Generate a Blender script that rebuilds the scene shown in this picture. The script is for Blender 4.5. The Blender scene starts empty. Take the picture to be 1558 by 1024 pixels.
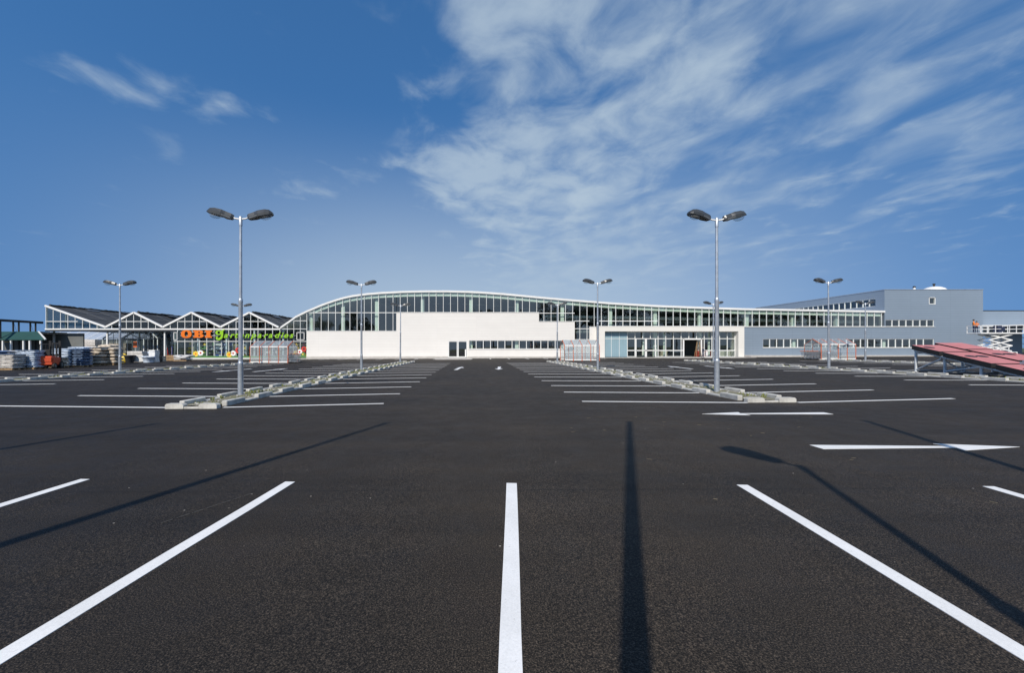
import bpy, bmesh, math, random
from mathutils import Vector, Matrix
random.seed(7)
R = math.radians
scene = bpy.context.scene
COL = scene.collection

# ------------------------------------------------------------------ camera
# measured from the photograph: focal length 651 px on a 1558 px frame, eye 1.6 m, level, lens shifted
F, CX, CY, EYE = 651.0, 725.0, 529.0, 1.6
cam_d = bpy.data.cameras.new('camera'); cam = bpy.data.objects.new('camera', cam_d); COL.objects.link(cam)
cam.location = (0, 0, EYE); cam.rotation_euler = (R(90), 0, 0)
cam_d.sensor_width = 36; cam_d.lens = 36*F/1558
cam_d.shift_x = 54/1558; cam_d.shift_y = 17/1558
cam_d.clip_start = .05; cam_d.clip_end = 9000
scene.camera = cam

# ------------------------------------------------------------------ sun and sky
SUN_EL, SUN_AZ = R(40), math.atan(.353)          # light travels to +Y and a little to +X
sd = bpy.data.lights.new('sun', 'SUN'); sun = bpy.data.objects.new('sun', sd); COL.objects.link(sun)
sd.energy = 4.5; sd.angle = R(.5); sd.color = (1, .915, .80)
trav = Vector((math.sin(SUN_AZ)*math.cos(SUN_EL), math.cos(SUN_AZ)*math.cos(SUN_EL), -math.sin(SUN_EL)))
sun.rotation_euler = trav.to_track_quat('-Z', 'Y').to_euler()

world = bpy.data.worlds.new('World'); scene.world = world; world.use_nodes = True
W = world.node_tree; W.nodes.clear()
def wn(t, **k):
    n = W.nodes.new(t)
    for a, b in k.items(): setattr(n, a, b)
    return n
def wl(a, b): W.links.new(a, b)
def wmath(op, a, b=None, c=None, clamp=False):
    n = wn('ShaderNodeMath', operation=op, use_clamp=clamp)
    for i, v in enumerate((a, b, c)):
        if v is None: continue
        if isinstance(v, (int, float)): n.inputs[i].default_value = v
        else: wl(v, n.inputs[i])
    return n.outputs[0]
def wrange(v, a, b, c=0, d=1, smooth=True):
    n = wn('ShaderNodeMapRange'); n.interpolation_type = 'SMOOTHSTEP' if smooth else 'LINEAR'
    wl(v, n.inputs[0])
    for i, q in enumerate((a, b, c, d)): n.inputs[i+1].default_value = q
    return n.outputs[0]
sky = wn('ShaderNodeTexSky', sky_type='NISHITA'); sky.sun_disc = False
sky.sun_elevation = SUN_EL; sky.sun_rotation = math.pi + SUN_AZ
sky.air_density = 1.0; sky.dust_density = 0; sky.ozone_density = 2.0; sky.altitude = 300
tc = wn('ShaderNodeTexCoord'); sep = wn('ShaderNodeSeparateXYZ'); wl(tc.outputs['Generated'], sep.inputs[0])
# very clear dry air: the blue stays deep down to the land, so the sky is read a little above each direction
zup = wmath('MULTIPLY_ADD', wmath('MAXIMUM', sep.outputs[2], 0), .45, .50)
cdir = wn('ShaderNodeCombineXYZ'); wl(sep.outputs[0], cdir.inputs[0]); wl(sep.outputs[1], cdir.inputs[1]); wl(zup, cdir.inputs[2])
nrm = wn('ShaderNodeVectorMath', operation='NORMALIZE'); wl(cdir.outputs[0], nrm.inputs[0]); wl(nrm.outputs[0], sky.inputs[0])
hsv = wn('ShaderNodeHueSaturation'); hsv.inputs['Saturation'].default_value = 1.27; hsv.inputs['Value'].default_value = 1.62
wl(sky.outputs[0], hsv.inputs['Color'])
# thin broken cloud sheet: noise laid on a level plane high above the ground
dz = wmath('MAXIMUM', sep.outputs[2], .02)
dzz = wmath('ADD', dz, .05)
px_, py_ = wmath('DIVIDE', sep.outputs[0], dzz), wmath('DIVIDE', sep.outputs[1], dzz)
cmb = wn('ShaderNodeCombineXYZ'); wl(px_, cmb.inputs[0]); wl(py_, cmb.inputs[1])
def wnoise(vec, scale, detail, rough, dist=0, rot=0, sx=1, sy=1, off=(0, 0, 0)):
    m = wn('ShaderNodeMapping'); wl(vec, m.inputs[0])
    m.inputs['Rotation'].default_value = (0, 0, rot); m.inputs['Scale'].default_value = (sx, sy, 1); m.inputs['Location'].default_value = off
    n = wn('ShaderNodeTexNoise'); wl(m.outputs[0], n.inputs['Vector'])
    n.inputs['Scale'].default_value = scale; n.inputs['Detail'].default_value = detail
    n.inputs['Roughness'].default_value = rough; n.inputs['Distortion'].default_value = dist
    return n.outputs[0]
P = cmb.outputs[0]
big = wnoise(P, 1.1, 3, .5, 0, 0, 1, 1, (3.1, 1.7, 0))
puff = wnoise(P, 4.0, 9, .55, .35, R(-20), 1.1, .9, (0.4, 2.2, 0))
streak = wnoise(P, 2.6, 7, .52, .55, R(-38), 1.25, .78, (5.0, 0.3, 0))
def blob(cx, cy, rx, ry, rot, amp):
    c, s = math.cos(rot), math.sin(rot)
    ax, ay = wmath('SUBTRACT', px_, cx), wmath('SUBTRACT', py_, cy)
    u = wmath('MULTIPLY_ADD', ax, c/rx, wmath('MULTIPLY', ay, s/rx)); v = wmath('MULTIPLY_ADD', ax, -s/ry, wmath('MULTIPLY', ay, c/ry))
    d = wmath('SQRT', wmath('MULTIPLY_ADD', u, u, wmath('MULTIPLY', v, v)))
    return wrange(d, 0, 1.0, amp, 0)
bx = wmath('ADD', px_, wmath('MULTIPLY_ADD', big, 1.0, -.5))
# broken puffs along the edge of the sheet
edge = wmath('MULTIPLY', wrange(bx, -.46, .10), wrange(bx, .35, 1.3, 1, .45))
pd = wmath('MULTIPLY_ADD', edge, .40, wmath('MULTIPLY', puff, 1.05))
for b in ((-1.13, 1.50, .50, .30, .25, .34), (-.84, 2.30, .62, .34, -.6, .32), (-.24, 2.05, .60, .34, .1, .22), (.25, 2.35, .8, .45, 0, .14)):
    pd = wmath('ADD', pd, blob(*b))
pd = wmath('MULTIPLY_ADD', wrange(py_, 2.2, 4.8), -.22, pd)
cov1 = wmath('MULTIPLY', wrange(pd, .68, 1.16), .68)
# combed veil behind them
veil = wmath('MULTIPLY', wrange(bx, -.1, .7), wrange(bx, .9, 3.6, 1, .2))
sd_ = wmath('MULTIPLY_ADD', veil, .30, wmath('MULTIPLY_ADD', streak, .95, wmath('MULTIPLY', puff, .22)))
cov2 = wmath('MULTIPLY', wrange(sd_, .68, 1.12), .44)
cov = wmath('SUBTRACT', wmath('ADD', cov1, cov2), wmath('MULTIPLY', cov1, cov2))
cov = wmath('MULTIPLY', cov, wrange(sep.outputs[2], .05, .20))
# pale haze low over the land away from the sun
az = wmath('ABSOLUTE', wmath('SUBTRACT', wmath('ARCTAN2', sep.outputs[0], sep.outputs[1]), .02))
hz = wmath('MULTIPLY', wmath('ADD', wrange(az, .15, 1.0, 1, .10), wrange(az, 1.3, 2.4, 0, 1.0)), wrange(sep.outputs[2], .02, .50, 1, 0))
hz = wmath('MULTIPLY', hz, .80)
cov = wmath('SUBTRACT', wmath('ADD', cov, hz), wmath('MULTIPLY', cov, hz))
mixc = wn('ShaderNodeMix', data_type='RGBA'); wl(cov, mixc.inputs[0]); wl(hsv.outputs[0], mixc.inputs[6])
mixc.inputs[7].default_value = (4.9, 6.0, 7.0, 1)
bg = wn('ShaderNodeBackground'); bg.inputs[1].default_value = .1; wl(mixc.outputs[2], bg.inputs[0])
wo = wn('ShaderNodeOutputWorld'); wl(bg.outputs[0], wo.inputs[0])

vs = scene.view_settings
vs.view_transform = 'Standard'; vs.look = 'None'; vs.exposure = 0; vs.gamma = 1; vs.use_curve_mapping = False

# ------------------------------------------------------------------ helpers
def wx(x, Y): return (x-CX)/F*Y
def wz(y, Y): return EYE+(CY-y)/F*Y
SLOPE = .0045
def gz(X): return SLOPE*max(-110, min(110, X))

def tag(o, label=None, cat=None, group=None, kind=None):
    if label: o['label'] = label
    if cat: o['category'] = cat
    if group: o['group'] = group
    if kind: o['kind'] = kind
    return o
def link(name, data, parent=None, loc=(0, 0, 0), rot=(0, 0, 0)):
    o = bpy.data.objects.new(name, data); COL.objects.link(o); o.parent = parent
    o.location = loc; o.rotation_euler = rot
    return o
def thing(name, label, cat, loc=(0, 0, 0), rz=0, group=None):
    o = link(name, None, None, loc, (0, 0, rz)); o.empty_display_size = .2
    return tag(o, label, cat, group)
def copy_tree(o, parent=None):
    c = o.copy(); COL.objects.link(c); c.parent = parent
    for ch in list(o.children): copy_tree(ch, c)
    return c

class MB:
    def __init__(s): s.v, s.f, s.sm, s.mi = [], [], [], []
    def add(s, vs_, fs, smooth=False, mi=0):
        b = len(s.v); s.v += [tuple(p) for p in vs_]
        for f in fs: s.f.append([i+b for i in f]); s.sm.append(smooth); s.mi.append(mi)
        return s
    def box(s, x0, x1, y0, y1, z0, z1, mi=0):
        return s.add([(x0,y0,z0),(x1,y0,z0),(x1,y1,z0),(x0,y1,z0),(x0,y0,z1),(x1,y0,z1),(x1,y1,z1),(x0,y1,z1)],
            [(0,3,2,1),(4,5,6,7),(0,1,5,4),(1,2,6,5),(2,3,7,6),(3,0,4,7)], False, mi)
    def bbox(s, x0, x1, y0, y1, z0, z1, b=.02, mi=0):          # box with chamfered edges
        bm = bmesh.new(); bmesh.ops.create_cube(bm, size=1)
        for v in bm.verts: v.co = ((x0+x1)/2+v.co.x*(x1-x0), (y0+y1)/2+v.co.y*(y1-y0), (z0+z1)/2+v.co.z*(z1-z0))
        bmesh.ops.bevel(bm, geom=bm.edges[:], offset=b, segments=1, affect='EDGES')
        bm.verts.index_update()
        s.add([v.co.copy() for v in bm.verts], [[v.index for v in f.verts] for f in bm.faces], False, mi); bm.free(); return s
    def tube(s, p0, p1, r, r1=None, n=8, caps=True, mi=0):
        p0, p1 = Vector(p0), Vector(p1); d = (p1-p0).normalized(); r1 = r if r1 is None else r1
        a = d.orthogonal().normalized(); b = d.cross(a)
        vv = []
        for k in range(n):
            t = 2*math.pi*k/n; q = a*math.cos(t)+b*math.sin(t)
            vv += [p0+q*r, p1+q*r1]
        s.add(vv, [(2*k, 2*((k+1) % n), 2*((k+1) % n)+1, 2*k+1) for k in range(n)], True, mi)
        if caps:
            s.add([vv[2*k] for k in range(n)], [tuple(reversed(range(n)))], False, mi); s.add([vv[2*k+1] for k in range(n)], [tuple(range(n))], False, mi)
        return s
    def bar(s, p0, p1, w, h, mi=0):                             # square bar
        p0, p1 = Vector(p0), Vector(p1); d = (p1-p0).normalized()
        up = Vector((0, 0, 1)) if abs(d.z) < .95 else Vector((0, 1, 0))
        a = d.cross(up).normalized()*w/2; b = a.cross(d).normalized()*h/2
        vv = [p0-a-b, p0+a-b, p0+a+b, p0-a+b, p1-a-b, p1+a-b, p1+a+b, p1-a+b]
        return s.add(vv, [(0,1,2,3),(7,6,5,4),(0,4,5,1),(1,5,6,2),(2,6,7,3),(3,7,4,0)], False, mi)
    def prism(s, poly, y0, y1, mi=0):                           # polygon in XZ, extruded in Y
        n = len(poly)
        vv = [(x, y0, z) for x, z in poly]+[(x, y1, z) for x, z in poly]
        return s.add(vv, [tuple(range(n)), tuple(reversed(range(n, 2*n)))]+[(i, i+n, (i+1) % n+n, (i+1) % n) for i in range(n)], False, mi)
    def slab(s, poly, z0, z1, mi=0):                            # polygon in XY, extruded in Z
        n = len(poly)
        vv = [(x, y, z0) for x, y in poly]+[(x, y, z1) for x, y in poly]
        return s.add(vv, [tuple(reversed(range(n))), tuple(range(n, 2*n))]+[(i, (i+1) % n, (i+1) % n+n, i+n) for i in range(n)], False, mi)
    def lathe(s, prof, c=(0, 0, 0), n=14, mi=0, smooth=True):   # profile (r, z)
        vv = []
        for r, z in prof:
            for k in range(n):
                t = 2*math.pi*k/n; vv.append((c[0]+r*math.cos(t), c[1]+r*math.sin(t), c[2]+z))
        fs = []
        for i in range(len(prof)-1):
            for k in range(n): fs.append((i*n+k, i*n+(k+1) % n, (i+1)*n+(k+1) % n, (i+1)*n+k))
        s.add(vv, fs, smooth, mi)
        return s.add([vv[k] for k in range(n)], [tuple(reversed(range(n)))], False, mi).add([vv[(len(prof)-1)*n+k] for k in range(n)], [tuple(range(n))], False, mi)
    def mesh(s, name, *mats):
        me = bpy.data.meshes.new(name); me.from_pydata(s.v, [], s.f)
        for m in mats: me.materials.append(m)
        for p, q, i in zip(me.polygons, s.sm, s.mi): p.use_smooth = q; p.material_index = i
        bm = bmesh.new(); bm.from_mesh(me); bmesh.ops.recalc_face_normals(bm, faces=bm.faces[:]); bm.to_mesh(me); bm.free()
        return me
    def build(s, name, mat, parent=None, loc=(0, 0, 0), rot=(0, 0, 0)):
        mats = mat if isinstance(mat, (list, tuple)) else [mat]
        return link(name, s.mesh(name, *mats), parent, loc, rot)

# ------------------------------------------------------------------ materials
def newmat(name):
    m = bpy.data.materials.new(name); m.use_nodes = True
    return m, m.node_tree, m.node_tree.nodes['Principled BSDF']
def nd(t, kind, **k):
    n = t.nodes.new(kind)
    for a, b in k.items(): setattr(n, a, b)
    return n
def noise(t, vec, scale, detail=4, rough=.55):
    n = nd(t, 'ShaderNodeTexNoise'); n.inputs['Scale'].default_value = scale; n.inputs['Detail'].default_value = detail; n.inputs['Roughness'].default_value = rough
    if vec is not None: t.links.new(vec, n.inputs['Vector'])
    return n
def ramp(t, fac, *stops):
    r = nd(t, 'ShaderNodeValToRGB'); el = r.color_ramp.elements
    while len(el) < len(stops): el.new(.5)
    for e, (p, c) in zip(el, stops): e.position = p; e.color = (*c, 1) if len(c) == 3 else c
    t.links.new(fac, r.inputs[0]); return r
def plain(name, col, rough=.6, metal=0, var=.12, scale=3.0, bump=0, bscale=60, obj_var=0):
    m, t, b = newmat(name); tc = nd(t, 'ShaderNodeTexCoord')
    n = noise(t, tc.outputs['Object'], scale, 5)
    lo = tuple(c*(1-var) for c in col); hi = tuple(min(1, c*(1+var)) for c in col)
    r = ramp(t, n.outputs[0], (.3, lo), (.7, hi)); out = r.outputs[0]
    if obj_var:
        oi = nd(t, 'ShaderNodeObjectInfo'); mr = nd(t, 'ShaderNodeMapRange'); t.links.new(oi.outputs['Random'], mr.inputs[0])
        mr.inputs[3].default_value = 1-obj_var; mr.inputs[4].default_value = 1+obj_var
        mx = nd(t, 'ShaderNodeVectorMath', operation='SCALE'); t.links.new(out, mx.inputs[0]); t.links.new(mr.outputs[0], mx.inputs['Scale']); out = mx.outputs[0]
    t.links.new(out, b.inputs['Base Color']); b.inputs['Roughness'].default_value = rough; b.inputs['Metallic'].default_value = metal
    if bump:
        bn = noise(t, tc.outputs['Object'], bscale, 4); bp = nd(t, 'ShaderNodeBump'); bp.inputs['Strength'].default_value = bump; bp.inputs['Distance'].default_value = .02
        t.links.new(bn.outputs[0], bp.inputs['Height']); t.links.new(bp.outputs[0], b.inputs['Normal'])
    return m
def glass(name, tint, ior, rough=.0, milk=0):
    m, t, b = newmat(name); t.nodes.remove(b); out = t.nodes['Material Output']
    fr = nd(t, 'ShaderNodeFresnel'); fr.inputs[0].default_value = ior
    tr = nd(t, 'ShaderNodeBsdfTransparent'); tr.inputs[0].default_value = (*tint, 1)
    gl = nd(t, 'ShaderNodeBsdfGlossy'); gl.inputs['Roughness'].default_value = rough; gl.inputs['Color'].default_value = (.95, .97, 1, 1)
    geo = nd(t, 'ShaderNodeNewGeometry'); inv = nd(t, 'ShaderNodeMath', operation='SUBTRACT'); inv.inputs[0].default_value = 1; t.links.new(geo.outputs['Backfacing'], inv.inputs[1])
    fm = nd(t, 'ShaderNodeMath', operation='MULTIPLY'); t.links.new(fr.outputs[0], fm.inputs[0]); t.links.new(inv.outputs[0], fm.inputs[1])
    mx = nd(t, 'ShaderNodeMixShader'); t.links.new(fm.outputs[0], mx.inputs[0]); t.links.new(tr.outputs[0], mx.inputs[1]); t.links.new(gl.outputs[0], mx.inputs[2])
    if milk:
        df = nd(t, 'ShaderNodeBsdfDiffuse'); df.inputs[0].default_value = (.75, .78, .80, 1) if milk < .3 else (.10, .14, .16, 1); m2 = nd(t, 'ShaderNodeMixShader'); m2.inputs[0].default_value = milk
        t.links.new(mx.outputs[0], m2.inputs[1]); t.links.new(df.outputs[0], m2.inputs[2]); mx = m2
    t.links.new(mx.outputs[0], out.inputs[0]); return m

def asphalt_mat():
    m, t, b = newmat('asphalt'); tc = nd(t, 'ShaderNodeTexCoord'); O = tc.outputs['Object']
    fine_ = noise(t, O, 115, 2, .6); grit = nd(t, 'ShaderNodeTexVoronoi'); grit.inputs['Scale'].default_value = 95; t.links.new(O, grit.inputs['Vector'])
    large = noise(t, O, .35, 5, .6); midn = noise(t, O, 2.2, 5, .6)
    # paving lanes laid across the view
    sp = nd(t, 'ShaderNodeSeparateXYZ'); t.links.new(O, sp.inputs[0])
    mp = nd(t, 'ShaderNodeMapping'); mp.inputs['Scale'].default_value = (.05, 1.1, 1); t.links.new(O, mp.inputs[0]); lane = noise(t, mp.outputs[0], 1.0, 4, .6)
    c1 = ramp(t, fine_.outputs[0], (.34, (.004, .0038, .0036)), (.52, (.0215, .0186, .0156)), (.68, (.074, .0625, .051)))
    c2 = ramp(t, grit.outputs['Color'], (.0, (.55, .55, .55)), (.8, (1.15, 1.13, 1.1)), (.975, (1.3, 1.3, 1.3)), (1.0, (6, 5.8, 5.4)))
    mu = nd(t, 'ShaderNodeMix', data_type='RGBA', blend_type='MULTIPLY'); mu.inputs[0].default_value = 1
    t.links.new(c1.outputs[0], mu.inputs[6]); t.links.new(c2.outputs[0], mu.inputs[7])
    c3 = ramp(t, large.outputs[0], (.3, (.78, .79, .82)), (.7, (1.25, 1.2, 1.13)))
    mu2 = nd(t, 'ShaderNodeMix', data_type='RGBA', blend_type='MULTIPLY'); mu2.inputs[0].default_value = 1
    t.links.new(mu.outputs[2], mu2.inputs[6]); t.links.new(c3.outputs[0], mu2.inputs[7])
    c4 = ramp(t, lane.outputs[0], (.35, (.86, .86, .87)), (.65, (1.14, 1.13, 1.12)))
    mu3 = nd(t, 'ShaderNodeMix', data_type='RGBA', blend_type='MULTIPLY'); mu3.inputs[0].default_value = 1
    t.links.new(mu2.outputs[2], mu3.inputs[6]); t.links.new(c4.outputs[0], mu3.inputs[7])
    # sparse pale chips and dust spots
    v2 = nd(t, 'ShaderNodeTexVoronoi'); v2.inputs['Scale'].default_value = 4.5; t.links.new(O, v2.inputs['Vector'])
    spd = ramp(t, v2.outputs['Distance'], (.030, (1, 1, 1)), (.045, (0, 0, 0))); spc = nd(t, 'ShaderNodeSeparateColor'); t.links.new(v2.outputs['Color'], spc.inputs[0])
    gt = nd(t, 'ShaderNodeMath', operation='GREATER_THAN'); gt.inputs[1].default_value = .80; t.links.new(spc.outputs[0], gt.inputs[0])
    sp2 = nd(t, 'ShaderNodeVectorMath', operation='SCALE'); t.links.new(spd.outputs[0], sp2.inputs[0]); t.links.new(gt.outputs[0], sp2.inputs['Scale'])
    mu4 = nd(t, 'ShaderNodeMix', data_type='RGBA'); t.links.new(sp2.outputs[0], mu4.inputs[0]); t.links.new(mu3.outputs[2], mu4.inputs[6]); mu4.inputs[7].default_value = (.30, .28, .25, 1)
    # crossing joints between paving lanes: thin dark seams with a shape of their own
    sw = nd(t, 'ShaderNodeMath', operation='MULTIPLY_ADD'); t.links.new(midn.outputs[0], sw.inputs[0]); sw.inputs[1].default_value = .09; t.links.new(sp.outputs[1], sw.inputs[2])
    md = nd(t, 'ShaderNodeMath', operation='PINGPONG'); t.links.new(sw.outputs[0], md.inputs[0]); md.inputs[1].default_value = 2.42
    sj = ramp(t, md.outputs[0], (.0, (.72, .72, .74)), (.014, (.85, .85, .86)), (.03, (1, 1, 1)))
    mu5 = nd(t, 'ShaderNodeMix', data_type='RGBA', blend_type='MULTIPLY'); mu5.inputs[0].default_value = 1; t.links.new(mu4.outputs[2], mu5.inputs[6]); t.links.new(sj.outputs[0], mu5.inputs[7])
    t.links.new(mu5.outputs[2], b.inputs['Base Color'])
    rr = ramp(t, midn.outputs[0], (.3, (.62,)*3), (.7, (.78,)*3)); t.links.new(rr.outputs[0], b.inputs['Roughness'])
    b.inputs['Specular IOR Level'].default_value = .2; b.inputs['Diffuse Roughness'].default_value = .9
    add = nd(t, 'ShaderNodeMath', operation='ADD'); t.links.new(fine_.outputs[0], add.inputs[0]); t.links.new(grit.outputs['Distance'], add.inputs[1])
    bp = nd(t, 'ShaderNodeBump'); bp.inputs['Strength'].default_value = .55; bp.inputs['Distance'].default_value = .006
    t.links.new(add.outputs[0], bp.inputs['Height']); t.links.new(bp.outputs[0], b.inputs['Normal'])
    return m
def paint_mat():
    m, t, b = newmat('road_paint'); tc = nd(t, 'ShaderNodeTexCoord'); O = tc.outputs['Object']
    a = noise(t, O, 60, 4, .7); c = noise(t, O, 1.3, 4, .6)
    r = ramp(t, a.outputs[0], (.22, (.35, .35, .35)), (.36, (.78, .775, .755)), (.6, (.86, .855, .835)))
    r2 = ramp(t, c.outputs[0], (.3, (.86, .86, .85)), (.65, (1, 1, 1)))
    mu = nd(t, 'ShaderNodeMix', data_type='RGBA', blend_type='MULTIPLY'); mu.inputs[0].default_value = 1
    t.links.new(r.outputs[0], mu.inputs[6]); t.links.new(r2.outputs[0], mu.inputs[7]); t.links.new(mu.outputs[2], b.inputs['Base Color'])
    b.inputs['Roughness'].default_value = .6
    bp = nd(t, 'ShaderNodeBump'); bp.inputs['Strength'].default_value = .35; bp.inputs['Distance'].default_value = .004
    t.links.new(a.outputs[0], bp.inputs['Height']); t.links.new(bp.outputs[0], b.inputs['Normal']); return m
def cladding(name, col, row, width, mortar, metal=0, rough=.5, seam=.86):
    m, t, b = newmat(name); tc = nd(t, 'ShaderNodeTexCoord')
    mp = nd(t, 'ShaderNodeMapping'); mp.inputs['Rotation'].default_value = (R(-90), 0, 0); t.links.new(tc.outputs['Object'], mp.inputs[0])
    br = nd(t, 'ShaderNodeTexBrick'); t.links.new(mp.outputs[0], br.inputs['Vector'])
    br.offset = 0; br.inputs['Scale'].default_value = 1; br.inputs['Mortar Size'].default_value = mortar; br.inputs['Brick Width'].default_value = width; br.inputs['Row Height'].default_value = row
    br.inputs['Color1'].default_value = (*[c*.985 for c in col], 1); br.inputs['Color2'].default_value = (*[min(1, c*1.015) for c in col], 1); br.inputs['Mortar'].default_value = (*[c*seam for c in col], 1)
    n = noise(t, tc.outputs['Object'], .5, 5, .6); r = ramp(t, n.outputs[0], (.3, (.95, .95, .95)), (.7, (1, 1, 1)))
    mu = nd(t, 'ShaderNodeMix', data_type='RGBA', blend_type='MULTIPLY'); mu.inputs[0].default_value = 1
    t.links.new(br.outputs[0], mu.inputs[6]); t.links.new(r.outputs[0], mu.inputs[7]); t.links.new(mu.outputs[2], b.inputs['Base Color'])
    b.inputs['Roughness'].default_value = rough; b.inputs['Metallic'].default_value = metal; return m
def gravel_mat():
    m, t, b = newmat('gravel'); tc = nd(t, 'ShaderNodeTexCoord'); O = tc.outputs['Object']
    v = nd(t, 'ShaderNodeTexVoronoi'); v.inputs['Scale'].default_value = 26; t.links.new(O, v.inputs['Vector']); n = noise(t, O, 1.6, 5, .65)
    r = ramp(t, v.outputs['Color'], (0, (.10, .085, .06)), (.5, (.26, .23, .18)), (1, (.42, .39, .33)))
    g = ramp(t, n.outputs[0], (.42, (0, 0, 0)), (.62, (1, 1, 1)))
    mx = nd(t, 'ShaderNodeMix', data_type='RGBA'); t.links.new(g.outputs[0], mx.inputs[0]); t.links.new(r.outputs[0], mx.inputs[6]); mx.inputs[7].default_value = (.15, .15, .06, 1)
    t.links.new(mx.outputs[2], b.inputs['Base Color']); b.inputs['Roughness'].default_value = .9
    bp = nd(t, 'ShaderNodeBump'); bp.inputs['Strength'].default_value = .8; bp.inputs['Distance'].default_value = .03
    t.links.new(v.outputs['Distance'], bp.inputs['Height']); t.links.new(bp.outputs[0], b.inputs['Normal']); return m

M = dict(
    asphalt=asphalt_mat(), paint=paint_mat(), gravel=gravel_mat(),
    kerb=plain('kerb_concrete', (.50, .49, .45), .85, 0, .22, 5, .4, 70, .10),
    paving=plain('pavement_concrete', (.44, .42, .39), .85, 0, .15, 2, .2, 40),
    white=plain('white_paint', (.78, .78, .76), .45, 0, .04, 2),
    clad=cladding('white_cladding', (.735, .715, .68), .42, 6.0, .018, 0, .5, .93),
    portal=cladding('portal_render', (.74, .72, .665), 1.5, 2.4, .012, 0, .6, .92),
    grey=cladding('grey_cladding', (.265, .33, .405), .36, 6.0, .02, .25, .45, .84),
    blueg=cladding('blue_shutter', (.27, .40, .46), 9, .28, .02, .1, .5, .86),
    concrete=plain('white_concrete', (.70, .74, .69), .7, 0, .06, 1),
    frame=plain('white_frame', (.74, .75, .73), .4, 0, .03, 2),
    steel=plain('galvanised_steel', (.44, .48, .53), .42, .55, .16, 6, 0, 60),
    galv=plain('galvanised_truss', (.62, .65, .67), .55, .2, .15, 5),
    lampgrey=plain('lamp_housing', (.055, .06, .065), .35, .2, .15, 6),
    lampgrey2=plain('lamp_cover', (.17, .18, .19), .3, .3, .12, 6),
    roofdark=plain('dark_glazed_roof', (.05, .05, .05), .75, 0, .35, .8, .3, 8),
    roofwhite=plain('roof_membrane', (.72, .73, .72), .6, 0, .05, 1),
    dark=plain('dark_metal', (.03, .032, .036), .5, .2, .15, 4),
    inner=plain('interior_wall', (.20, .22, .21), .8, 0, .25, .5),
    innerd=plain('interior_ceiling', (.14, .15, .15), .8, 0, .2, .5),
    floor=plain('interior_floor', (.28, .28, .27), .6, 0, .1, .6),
    orange=plain('orange_paint', (.62, .13, .03), .4, 0, .08, 3),
    orangesign=plain('orange_sign', (.76, .17, .008), .4, 0, .04, 2),
    greensign=plain('green_sign', (.28, .56, .015), .4, 0, .04, 2),
    signside=plain('sign_return', (.16, .05, .02), .5, 0, .1, 2),
    red=plain('red_deck', (.50, .185, .185), .75, 0, .10, 1.4, .2, 40, .05),
    black=plain('black_edge', (.012, .012, .013), .6, 0, .2, 3),
    rubber=plain('rubber', (.02, .02, .02), .8, 0, .2, 4),
    green=plain('green_awning', (.006, .052, .047), .7, 0, .15, 1),
    forkred=plain('forklift_red', (.55, .07, .02), .45, 0, .1, 3),
    yellow=plain('yellow_goods', (.70, .50, .05), .5, 0, .15, 3, 0, 60, .15),
    blue=plain('blue_goods', (.03, .09, .42), .5, 0, .15, 3, 0, 60, .2),
    whiteg=plain('white_goods', (.72, .72, .70), .5, 0, .1, 3, 0, 60, .12),
    greeng=plain('green_goods', (.08, .20, .06), .6, 0, .25, 5, 0, 60, .25),
    redg=plain('red_goods', (.50, .04, .03), .5, 0, .15, 3, 0, 60, .2),
    bagblue=plain('blue_white_bag', (.52, .60, .70), .45, 0, .35, 4.5, .3, 14, .25),
    bagdark=plain('dark_blue_bag', (.10, .15, .24), .5, 0, .6, 5, .3, 14, .3),
    bagbeige=plain('beige_bag', (.58, .555, .52), .6, 0, .22, 4, .3, 14, .15),
    bagkraft=plain('kraft_sack', (.50, .43, .34), .8, 0, .4, 4, .4, 12, .25),
    wood=plain('pallet_wood', (.32, .21, .11), .8, 0, .25, 6),
    brick=plain('brick_red', (.28, .13, .10), .85, 0, .25, 4),
    skin=plain('skin', (.45, .28, .20), .6, 0, .05, 4), hair=plain('hair', (.03, .02, .015), .7),
    navy=plain('navy_cloth', (.02, .03, .07), .85, 0, .2, 6), orangec=plain('orange_workwear', (.75, .20, .03), .8, 0, .1, 6),
    leaf=plain('leaf', (.045, .075, .02), .7, 0, .5, .8), bark=plain('bark', (.10, .075, .05), .9, 0, .3, 4),
    weed=plain('weed', (.17, .19, .04), .7, 0, .4, 3), soil=plain('field', (.08, .10, .04), .95, 0, .3, .02),
    glass=glass('window_glass', (.90, .945, .92), 2.2), glassg=glass('greenhouse_glass', (.90, .95, .95), 1.75), clear=glass('clear_sheet', (.88, .91, .92), 1.6, .08, .14),
    glasse=glass('end_wall_glass', (.8, .88, .9), 1.8, .02, .45), shade=plain('shade_cloth', (.035, .035, .03), .9, 0, .4, 2, .6, 10),
    wire=plain('cart_wire', (.45, .47, .50), .35, .6, .1, 6),
)

# ------------------------------------------------------------------ the ground
mb = MB(); xs = [-110, -60, 0, 60, 110, 140]; ysn = [-90, 0, 60, 160]
vv = [(x, y, gz(x)) for y in ysn for x in xs]; n = len(xs)
mb.add(vv, [(j*n+i, j*n+i+1, (j+1)*n+i+1, (j+1)*n+i) for j in range(len(ysn)-1) for i in range(n-1)])
asphalt = tag(mb.build('asphalt', M['asphalt']), kind='structure')
mb = MB().add([(-4000, -4000, -1.0), (4000, -4000, -1.0), (4000, 4000, -1.0), (-4000, 4000, -1.0)], [(0, 1, 2, 3)])
tag(mb.build('ground', M['soil']), kind='structure')

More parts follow.
